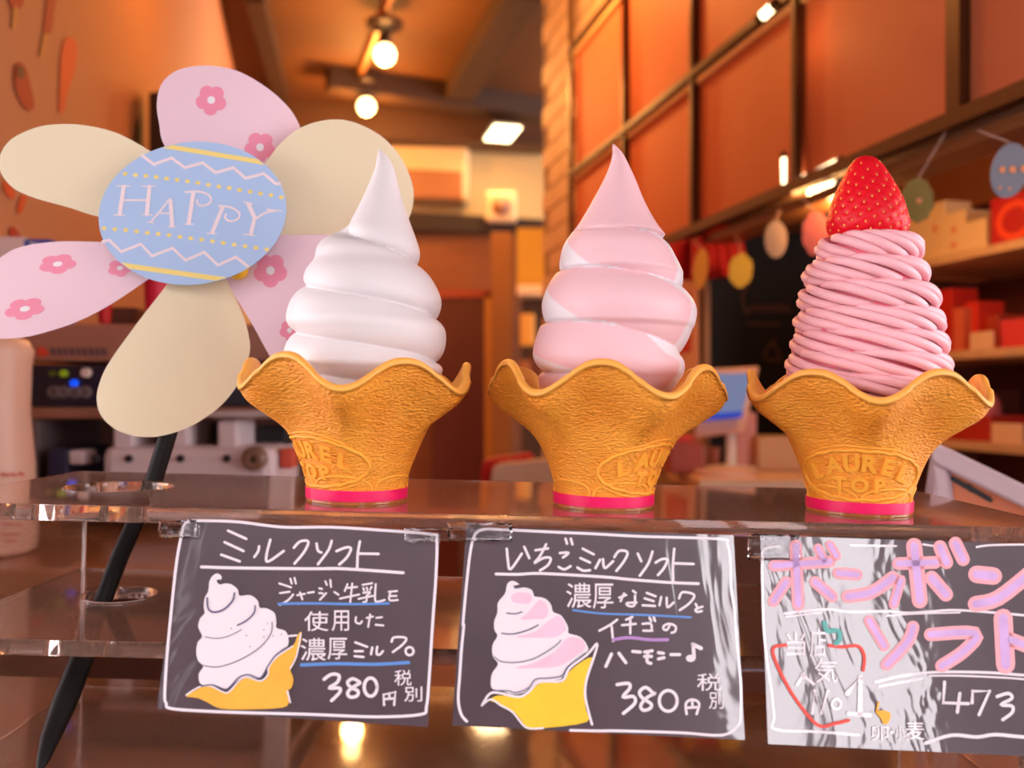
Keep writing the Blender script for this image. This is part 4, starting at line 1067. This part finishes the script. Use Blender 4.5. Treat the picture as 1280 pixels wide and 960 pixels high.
band(*m5((440, 55), (1110, 168)), 6.0); band(*m5((130, 783), (900, 892)), 6.4)
ik = Ink(efn, .00016)
ik.line(m5((335, 120), (405, 175), (515, 135), (595, 195), (705, 165), (785, 225), (895, 195), (970, 260), (1080, 232), (1158, 295), (1180, 292)), 4.2, smooth=False)
ik.line(m5((92, 650), (130, 640), (205, 712), (325, 665), (395, 738), (520, 690), (600, 765), (715, 715), (800, 795), (910, 745), (985, 803)), 4.0, smooth=False)
obj('zigzag_print', ik.mb, EGGW, egg, world=False)
ik = Ink(efn, .00022)
def Lm(w, *p): ik.line(m5(*p), w/4.923)
Lm(26, (220, 312), (195, 480)); Lm(26, (378, 312), (362, 480)); Lm(12, (210, 395), (365, 395)); Lm(8, (180, 308), (255, 308)); Lm(8, (160, 486), (225, 486)); Lm(8, (335, 310), (412, 310)); Lm(8, (330, 484), (395, 486))
Lm(12, (498, 392), (450, 455), (385, 530)); Lm(26, (508, 395), (518, 552)); Lm(10, (435, 475), (515, 475)); Lm(8, (368, 530), (405, 534)); Lm(8, (495, 558), (542, 559))
Lm(26, (648, 350), (620, 538)); Lm(13, (600, 345), (690, 343), (750, 370), (752, 410), (705, 430), (672, 415), (672, 395)); Lm(8, (598, 542), (648, 542))
Lm(24, (828, 440), (765, 592)); Lm(13, (805, 430), (880, 440), (930, 475), (925, 508), (880, 525), (845, 507), (850, 482)); Lm(8, (736, 598), (790, 602))
Lm(26, (988, 420), (1025, 502)); Lm(13, (1150, 460), (1085, 475), (1030, 512)); Lm(24, (1027, 500), (1002, 603)); Lm(9, (960, 405), (1015, 420)); Lm(9, (1100, 453), (1190, 460)); Lm(8, (958, 604), (1025, 612))
obj('happy_lettering', ik.mb, EGGW, egg, world=False)
obj('yellow_hub', MB().lathe([(.0064*sin(pi*k/10), -.0064*cos(pi*k/10)) for k in range(11)], P(297, 337, .5412), 20), HUBY, fl, smooth=True)
obj('hub_pin', MB().tube([P(241, 300, .570), P(241, 298, .537)], .004, 10), HUBY, fl, smooth=True)
# stick through both holes, tapering to a point
sp = [(252, 330, .575), (214, 530, .5530), (190, 608, .5400), (152, 690, .5285), (131, 745, .5200), (108, 810, .505), (80, 880, .485), (62, 925, .470), (53, 952, .4600), (48.5, 964, .4560)]
wd = [10, 11.0, 11.0, 11.2, 11.2, 14.5, 15.5, 12, 7.5, 3]
obj('stick', MB().tube([P(*p) for p in sp], [w/F*p[2]*.97 for w, p in zip(wd, sp)], 20), STICK, fl, smooth=True)

# ------------------------------------------------------------------ price cards
class Card:
    def __init__(s, tl, tr, br, bl_, Dt, Db):
        A, B, C_ = P(*tl, Dt), P(*tr, Dt), P(*bl_, Db)
        s.n = (B-A).cross(C_-A).normalized()
        if s.n.y > 0: s.n = -s.n
        s.A = A; s.cam = Vector((0, 0, CZ)); s.c = [s.pt(*q) for q in (tl, tr, br, bl_)]
    def pt(s, x, y, l=0):
        d = P(x, y, 1)-s.cam; t = (s.A-s.cam).dot(s.n)/d.dot(s.n); return s.cam + d*t + s.n*l
def make_card(label, tl, tr, br, bl_, Dt, Db):
    c = Card(tl, tr, br, bl_, Dt, Db)
    t = thing('price_card', label, 'price card', (c.c[2]+c.c[3])/2)
    rows = []
    for i in range(9):
        v = i/8; row = []
        for j in range(13):
            u = j/12; row.append(c.c[0].lerp(c.c[1], u).lerp(c.c[3].lerp(c.c[2], u), v))
        rows.append(row)
    obj('sheet', sheet_mb(rows, -c.n*.0006), BOARD, t, smooth=True, fixn=False)
    return c, t
class Marks:
    def __init__(s, c, t): s.c = c; s.t = t; s.k = 0
    def ink(s): s.k += 1; return Ink(s.c.pt, .00005+.00012*s.k)
    def done(s, ik, name, m): return obj(name, ik.mb, m, s.t)

cA, cB, cC, cD = C(190, 640, 6.4), C(340, 640, 5.818), C(190, 770, 6.4), C(360, 760, 6.4)
card, t = make_card('blackboard price card with a white swirl drawing and blue underlines, below the white cone', (228, 650), (550, 668), (535, 909), (196, 886), .4135, .3925)
K = Marks(card, t)
ik = K.ink()
ik.line([(228, 664), (230, 657), (237, 651.5), (260, 651), (299, 652.5), (354, 659), (414, 659), (480, 663), (540, 668), (546, 674), (545, 720), (541, 776), (536, 854), (533, 883), (526, 893), (469, 896), (390, 893), (284, 890), (216, 886), (208, 879), (206, 870), (208, 832), (213, 775), (221, 702), (228, 664)], 3.6)
K.done(ik, 'border_line', CHALK)
ik = K.ink(); w = 3.3
for f_, ps in ((cA, [[(610, 150), (755, 215)], [(582, 242), (733, 312)], [(556, 342), (703, 395)], [(858, 275), (850, 315), (820, 360)], [(948, 222), (918, 340), (928, 398), (1055, 312)]]),
              (cB, [[(160, 260), (205, 215), (265, 215), (235, 290), (165, 375)], [(325, 230), (335, 280), (360, 295)], [(435, 210), (410, 280), (335, 380)], [(470, 285), (540, 258), (575, 268), (545, 330), (490, 382)], [(640, 215), (625, 300), (620, 410)], [(628, 303), (775, 305)]])):
    for p in ps: ik.line(f_(*p), w)
ik.line([(252, 708.7), (300, 710), (390, 711), (430, 711), (504, 716)], 3.8)
K.done(ik, 'title_lettering', CHALK)
ik = K.ink(); w = 2.9
for p in ([(55, 520), (140, 548)], [(60, 590), (130, 580)], [(155, 600), (120, 640), (60, 675)], [(135, 485), (145, 520)], [(165, 480), (175, 520)], [(185, 605), (240, 595)], [(205, 585), (222, 635)], [(262, 588), (305, 582)],
          [(345, 555), (365, 560)], [(345, 590), (370, 592)], [(395, 590), (350, 638)], [(390, 505), (400, 530)], [(425, 495), (430, 545)], [(455, 582), (485, 602)],
          [(550, 525), (530, 575)], [(540, 553), (620, 545)], [(495, 630), (635, 600)], [(585, 520), (570, 655)],
          [(660, 530), (730, 518)], [(665, 553), (670, 570)], [(690, 550), (695, 568)], [(725, 545), (715, 565)], [(665, 588), (715, 583), (695, 605)], [(690, 605), (687, 650), (665, 655)], [(630, 632), (735, 610)], [(755, 525), (750, 635), (770, 652), (820, 640)],
          [(850, 580), (910, 575)], [(862, 580), (855, 640), (915, 640)], [(855, 612), (905, 610)],
          [(612, 765), (610, 800), (640, 812), (655, 795)], [(690, 770), (735, 760)], [(715, 745), (700, 835)], [(760, 770), (800, 765)], [(755, 820), (810, 825)]): ik.line(cB(*p), w*.86)
def gl(f_, ch, x0, y0, x1, y1, off=.004):
    (a, b), (c, d) = f_((x0, y0), (x1, y1)); ik.glyph(ch, a, b, c, d, off)
gl(cB, '使', 235, 722, 412, 866); gl(cB, '用', 435, 715, 562, 866)
gl(cD, '濃', 102, 240, 305, 422); gl(cD, '厚', 318, 238, 475, 412)
for p in ([(540, 275), (635, 310)], [(535, 345), (600, 345)], [(535, 385), (605, 392)], [(675, 315), (665, 370)], [(715, 310), (710, 365), (735, 372), (760, 345)], [(830, 270), (850, 235), (945, 240), (920, 290), (840, 352)]): ik.line(cD(*p), w)
(q,) = cD((973, 345)); ik.ring(q, 5, 5, 3)
K.done(ik, 'description_lettering', CHALK)
ik = K.ink()
for p in ([(290, 570), (350, 530), (410, 540), (395, 595), (330, 640), (415, 640), (410, 680), (350, 740)], [(575, 592), (520, 565), (478, 595), (505, 635), (560, 662), (553, 702), (500, 712), (478, 680), (510, 640), (578, 600)]): ik.line(cD(*p), 4.2)
(q,) = cD((662, 632)); ik.ring(q, 8, 11.4, 4.2)
for p in ([(770, 775), (765, 692), (860, 672), (850, 775)], [(775, 728), (855, 722)], [(812, 682), (812, 725)]): ik.line(cD(*p), 3, smooth=False)
gl(cD, '税', 852, 495, 990, 620, .004); gl(cD, '別', 930, 628, 1075, 748, .004)
K.done(ik, 'price_lettering', CHALK)
ik = K.ink(); ik.line(cB((50, 668), (300, 665), (600, 670), (850, 665)), 3.2); ik.line(cD((110, 455), (400, 445), (700, 450), (965, 435)), 4.2)
K.done(ik, 'blue_underline', INKB)
ik = K.ink()
ik.poly(cA((560, 515), (530, 492), (490, 510), (462, 560), (455, 630), (425, 690), (418, 760), (425, 810), (390, 850), (375, 900)) + cC((378, 100), (405, 165), (370, 210), (358, 290), (375, 360), (415, 400), (380, 460), (385, 530), (430, 555), (520, 560), (600, 590), (680, 520), (760, 480), (870, 500), (930, 410), (1000, 320), (1085, 245), (1095, 180), (1070, 120), (1000, 95), (998, 50)) + cA((985, 810), (920, 770), (865, 765), (850, 710), (790, 665), (705, 670), (690, 620), (640, 580), (590, 572), (545, 580), (522, 555), (532, 540), (555, 542)))
K.done(ik, 'swirl_drawing', CHALK)
ik = K.ink()
ik.poly(cC((275, 640), (340, 600), (400, 570), (480, 565), (560, 605), (620, 610), (700, 530), (760, 490), (830, 510), (890, 520), (930, 480), (935, 420), (1010, 320), (1130, 240), (1170, 150), (1200, 130), (1190, 230), (1150, 330), (1110, 420), (1135, 500), (1120, 570), (1090, 600), (1100, 680), (1050, 730), (800, 745), (560, 740), (450, 690), (370, 655)))
K.done(ik, 'cone_drawing', INKO)
ik = K.ink()
ik.line(cC((280, 630), (340, 590), (400, 562), (480, 560), (570, 605), (620, 605), (700, 520), (760, 487), (870, 518), (930, 470), (940, 405), (1010, 320), (1130, 240)), 1.8); ik.line(cC((1195, 140), (1160, 320), (1110, 420)), 1.8); ik.line(cC((1088, 600), (1110, 690)), 2.2); ik.line(cC((1100, 160), (1160, 155)), 2.4)
K.done(ik, 'cone_outline', CHALK)
ik = K.ink()
ik.line(cA((448, 690), (455, 770), (500, 802), (580, 780), (650, 710), (665, 650)), 2.4); ik.line(cA((830, 750), (820, 810), (760, 870), (690, 905)), 2.0)
ik.line(cC((430, 165), (520, 180), (620, 160), (720, 110)), 1.0); ik.line(cC((420, 395), (520, 408), (650, 375), (800, 300), (900, 220), (960, 130), (965, 50)), 1.2)
ik.line(cC((400, 560), (490, 550), (590, 585), (640, 555), (700, 490), (780, 468), (870, 495), (930, 405), (990, 318), (1080, 252)), 1.8)
for p in ((760, 155), (790, 245), (900, 165), (930, 60), (1040, 145), (975, 160), (640, 100), (900, 110)): ik.dot(cC(p)[0], .8)
K.done(ik, 'crease_lines', INKD)

eE, eF, eG, eH = C(560, 650, 6.4), C(700, 650, 5.818), C(560, 780, 6.4), C(740, 790, 6.4)
card, t = make_card('blackboard price card with a pink swirl drawing and a music note, below the middle cone', (583, 658), (917, 669), (931, 925), (565, 907), .4135, .3925)
K = Marks(card, t)
ik = K.ink()
ik.line(eG((150, 778), (105, 720), (82, 600), (95, 400), (108, 200), (128, 0)) + eE((120, 830), (150, 500), (180, 250), (215, 120), (290, 74), (450, 78), (800, 95), (1100, 108)) + eF((300, 104), (600, 120), (1160, 138), (1215, 175), (1238, 300), (1245, 500), (1268, 650)) + eH((1155, 60), (1170, 200), (1192, 450), (1187, 680), (1160, 755), (1040, 825), (700, 805), (200, 790)) + eG((1200, 855), (980, 850)), 3.4)
K.done(ik, 'border_line', CHALK)
ik = K.ink()
for p in ([(470, 230), (480, 330), (500, 395), (590, 270)], [(610, 215), (650, 305)], [(700, 242), (800, 228)], [(785, 195), (735, 290), (690, 345), (760, 305), (820, 305), (800, 360), (735, 405)], [(895, 265), (965, 262), (920, 300)], [(885, 375), (930, 395), (980, 370)], [(940, 150), (952, 190)], [(982, 150), (995, 195)],
          [(1078, 230), (1165, 275)], [(1060, 305), (1135, 340)], [(1035, 380), (1080, 405), (1135, 402)]): ik.line(eE(*p), 3.2)
for p in ([(290, 290), (258, 350)], [(312, 285), (325, 350), (385, 300)], [(395, 270), (430, 225), (490, 235), (465, 300), (410, 370)], [(565, 245), (590, 300)], [(672, 230), (640, 320), (580, 405)], [(695, 310), (740, 285), (780, 290), (755, 350), (712, 400)], [(830, 210), (820, 330), (822, 440)], [(825, 315), (970, 320)]): ik.line(eF(*p), 3.3)
ik.line(eE((385, 432), (560, 435), (750, 428), (1250, 456)) + eF((500, 432), (800, 455), (1005, 463)), 3.6)
K.done(ik, 'title_lettering', CHALK)
ik = K.ink()
gl(eF, '濃', 45, 458, 228, 640); gl(eF, '厚', 238, 462, 388, 645)
for p in ([(430, 565), (480, 545)], [(465, 535), (440, 590)], [(530, 515), (550, 530)], [(545, 550), (540, 620), (500, 625), (485, 605), (555, 600)], [(630, 530), (695, 555)], [(615, 570), (680, 590)], [(600, 620), (690, 625)], [(735, 560), (722, 620)], [(775, 565), (780, 635), (825, 600)], [(865, 570), (890, 525), (975, 545), (940, 605), (870, 655)], [(985, 610), (1000, 640)], [(1035, 630), (985, 650), (995, 668), (1030, 662)],
          [(415, 725), (360, 765), (285, 805)], [(375, 775), (385, 880)], [(450, 765), (550, 755)], [(525, 705), (480, 725)], [(510, 720), (510, 825)], [(600, 755), (660, 755), (665, 805)], [(605, 805), (670, 805)], [(650, 710), (662, 735)], [(680, 705), (690, 735)], [(800, 760), (775, 800), (750, 790), (760, 765), (800, 755), (840, 775), (835, 810), (810, 820)]): ik.line(eF(*p), 3.0)
for p in ([(155, 175), (110, 275)], [(215, 170), (270, 245)], [(325, 155), (385, 160)], [(420, 160), (480, 150)], [(420, 195), (475, 195)], [(445, 160), (440, 235), (470, 250)], [(530, 165), (570, 170)], [(530, 215), (575, 205)], [(630, 180), (700, 180)]): ik.line(eH(*p), 4)
ik.line(eH((808, 100), (815, 205)), 4.5); ik.line(eH((805, 98), (870, 130)), 5); ik.dot(eH((788, 210))[0], 6, 4.6)
K.done(ik, 'description_lettering', CHALK)
ik = K.ink()
for p in ([(200, 420), (290, 410), (300, 450), (245, 520), (330, 515), (340, 570), (250, 650)], [(495, 495), (430, 442), (378, 480), (405, 530), (472, 575), (460, 612), (410, 625), (388, 590), (430, 530), (500, 490)]): ik.line(eH(*p), 4.2)
ik.ring(eH((608, 550))[0], 11.2, 13, 4)
for p in ([(755, 655), (750, 570), (800, 540), (855, 570), (835, 655)], [(765, 605), (850, 600)], [(800, 545), (802, 600)]): ik.line(eH(*p), 3.2)
gl(eH, '税', 838, 330, 1030, 470, .004); gl(eH, '別', 932, 478, 1052, 615, .004)
K.done(ik, 'price_lettering', CHALK)
ik = K.ink(); ik.line(eF((95, 655), (300, 680), (600, 690), (950, 708)), 2.6); K.done(ik, 'blue_underline', INKB)
ik = K.ink(); ik.line(eF((385, 870), (500, 855), (650, 870), (780, 870)), 4); K.done(ik, 'violet_underline', INKV)
ik = K.ink()
ik.poly(eE((570, 515), (520, 487), (475, 510), (455, 590), (400, 660), (395, 740), (370, 810), (372, 880)) + eG((395, 95), (355, 170), (360, 260), (400, 320), (350, 400), (348, 510), (420, 530), (520, 560), (620, 540), (720, 460), (900, 440), (960, 340), (1108, 228), (1112, 170), (1060, 105), (990, 82), (962, 70)) + eE((960, 860), (940, 815), (900, 760), (840, 735), (825, 680), (780, 630), (720, 615), (690, 610), (670, 560), (610, 540), (550, 550), (525, 542), (540, 522)))
K.done(ik, 'swirl_drawing', CHALK)
ik = K.ink()
ik.poly(eE((510, 605), (560, 580), (650, 588), (672, 630), (640, 670), (560, 665), (512, 650))); ik.poly(eE((700, 670), (740, 640), (790, 680), (800, 750), (760, 790), (690, 792), (580, 795), (640, 740)))
ik.poly(eE((860, 770), (920, 800), (945, 880)) + eG((930, 55), (860, 105), (700, 110), (540, 102), (700, 60))); ik.poly(eG((960, 110), (1060, 120), (1095, 190), (1000, 270), (900, 330), (760, 350), (540, 350), (700, 305), (860, 215)))
K.done(ik, 'pink_shading', INKP)
ik = K.ink()
ik.poly(eG((340, 610), (400, 570), (580, 580), (640, 560), (720, 480), (800, 465), (910, 465), (950, 400), (1040, 320), (1150, 265), (1130, 380), (1090, 520), (1100, 680), (1110, 780), (820, 825), (640, 825), (540, 710), (420, 640)))
K.done(ik, 'cone_drawing', INKY)
ik = K.ink()
ik.line(eG((272, 648), (330, 560), (400, 548), (560, 580), (640, 545), (730, 462), (910, 452), (970, 352), (1110, 245), (1190, 155), (1170, 250), (1110, 430), (1095, 560), (1120, 690), (1150, 800)), 3); ik.line(eG((272, 648), (345, 600), (425, 650), (520, 705), (625, 825), (760, 830)), 2.4)
K.done(ik, 'cone_outline', CHALK)
ik = K.ink()
ik.line(eE((470, 745), (540, 750), (590, 735)), 1.6); ik.line(eE((430, 905), (520, 912), (640, 880), (720, 840)), 1.6); ik.line(eG((370, 260), (430, 300), (560, 305), (700, 270), (850, 180), (900, 130)), 1.3)
ik.line(eG((350, 532), (480, 532), (540, 548), (640, 512), (700, 440), (800, 432), (910, 412), (960, 338), (1100, 230)), 1.5); ik.line(eE((525, 525), (545, 545), (575, 540)), 1.4)
K.done(ik, 'crease_lines', INKD)

fI, fJ, fK, fL = C(940, 660, 7.111), C(1090, 660, 6.737), C(940, 780, 6.0), C(1080, 790, 6.4)
card, t = make_card('creased glossy blackboard price card with big pink letters, below the noodle cream cone', (950, 669), (1312, 681), (1340, 948), (960, 930), .4135, .3930)
K = Marks(card, t)
ik = K.ink()
ik.line(fI((250, 165), (110, 185), (90, 300), (95, 600), (105, 900)) + fK((115, 300), (145, 500), (165, 700), (172, 790), (500, 808), (800, 832)), 3.2); ik.line(fI((870, 155), (1280, 160)), 2.6); ik.line(fJ((880, 160), (1000, 145), (1280, 140), (1480, 150)), 2.6); ik.line(fJ((430, 138), (520, 152)), 2.6)
ik.line(fI((290, 760), (640, 722), (870, 745), (1200, 740)) + fJ((300, 715), (500, 703), (740, 692), (1280, 735), (1450, 760)), 3.0); ik.line(fI((300, 790), (620, 750)), 2); ik.line(fJ((120, 740), (380, 722), (740, 712)), 2)
ik.line(fL((90, 400), (300, 350), (600, 320), (1000, 325), (1280, 345), (1500, 350)), 3.4); ik.line(fL((120, 435), (470, 370)), 3); ik.line(fL((520, 350), (780, 350), (1220, 372), (1400, 400)), 2.4)
ik.line(fL((490, 890), (700, 825), (900, 840), (1050, 820), (1280, 840), (1560, 850)), 4.4)
K.done(ik, 'border_line', CHALK)
big = [(fI, [(195, 335), (690, 300)], 15), (fI, [(385, 160), (410, 680)], 16), (fI, [(300, 480), (190, 650)], 15), (fI, [(560, 480), (710, 610)], 15), (fI, [(585, 180), (640, 290)], 12), (fI, [(690, 150), (750, 250)], 12),
       (fI, [(765, 400), (930, 415)], 15), (fI, [(850, 610), (1060, 570), (1250, 440)], 17),
       (fJ, [(220, 300), (530, 290)], 16), (fJ, [(352, 150), (400, 610)], 20), (fJ, [(240, 440), (180, 640)], 13), (fJ, [(500, 420), (620, 560)], 18), (fJ, [(570, 160), (625, 290)], 17), (fJ, [(700, 130), (765, 265)], 17),
       (fJ, [(880, 390), (1020, 405)], 22), (fJ, [(870, 640), (1060, 590), (1330, 380)], 20),
       (fL, [(40, -90), (160, 110)], 14), (fL, [(390, -40), (345, 80), (180, 260)], 16), (fL, [(530, 20), (890, 10), (800, 150), (620, 270)], 17), (fL, [(1110, -110), (1130, 260)], 24), (fL, [(1170, 60), (1400, 150)], 18)]
ik = K.ink()
for f_, p, w in big: ik.line(f_(*p), w, smooth=len(p) > 2)
K.done(ik, 'pink_letters', INKPK)
ik = K.ink()
for f_, p, w in big: ik.line(f_(*p), w*.50, smooth=len(p) > 2)
K.done(ik, 'purple_letter_fill', INKPU)
ik = K.ink()
gl(fK, '当', 252, 60, 400, 240); gl(fK, '店', 430, 30, 555, 250); gl(fK, '気', 468, 262, 640, 442)
for p in ([(385, 372), (335, 455)], [(372, 380), (460, 450)], [(450, 670), (465, 500), (515, 670), (565, 500)]): ik.line(fK(*p), 4, smooth=False)
ik.ring(fK((630, 600))[0], 5.6, 6.2, 3.4); ik.line(fK((712, 520), (810, 400), (806, 670)), 6.5, smooth=False); ik.line(fK((720, 670), (880, 682)), 5.4)
for p in ([(640, 400), (630, 565), (830, 572)], [(762, 490), (742, 640)], [(860, 565), (865, 472), (1000, 472), (915, 660)]): ik.line(fL(*p), 4.2, smooth=False)
ik.line(fL((1060, 515), (1150, 490), (1178, 530), (1090, 580), (1180, 592), (1178, 645), (1105, 700)), 4.2)
gl(fL, '卵', 55, 745, 190, 868, .004); ik.dot(fL((216, 802))[0], 2); gl(fL, '小', 245, 750, 322, 862, .004); gl(fL, '麦', 332, 712, 480, 862, .004)
K.done(ik, 'white_lettering', CHALK)
ik = K.ink(); ik.line(fK((250, 158), (165, 172), (160, 240), (230, 400), (330, 570), (490, 758), (620, 745), (720, 722)), 4.2); ik.line(fK((575, 160), (670, 172), (790, 165), (838, 240), (830, 345)), 4.2)
K.done(ik, 'red_heart', INKR)
ik = K.ink(); ik.line(fK((540, -10), (560, 50), (640, 50), (655, 110), (625, 145)), 6); K.done(ik, 'teal_mark', INKT)
ik = K.ink(); ik.poly(fL((92, 640), (150, 625), (207, 650), (190, 720), (150, 737), (128, 690))); ik.line(fL((110, 560), (95, 640)), 2.5); K.done(ik, 'small_cone_drawing', INKO)

# clear tape pieces holding the cards
def tape(x0, y0, x1, y1, D, label):
    rows = []
    for i in range(7):
        row = []
        for j in range(15):
            x = x0+(x1-x0)*j/14; y = y0+(y1-y0)*i/6
            row.append(P(x, y, D) + Vector((0, .003*noise.noise(Vector((x*.16, y*.16, D*50))), 0)))
        rows.append(row)
    tag(obj('clear_tape', MB().grid(rows), TAPEC, smooth=True, solid=.0002), label, 'tape')
tape(199, 650, 245, 672, .4095, 'crumpled clear tape at the upper left corner of the first price card')
tape(505, 660, 566, 676, .4085, 'clear tape at the upper right corner of the first price card')
tape(560, 654, 640, 676, .4083, 'clear tape at the upper left corner of the middle price card')
tape(935, 668, 1000, 700, .4085, 'crumpled clear tape at the upper left corner of the right price card')
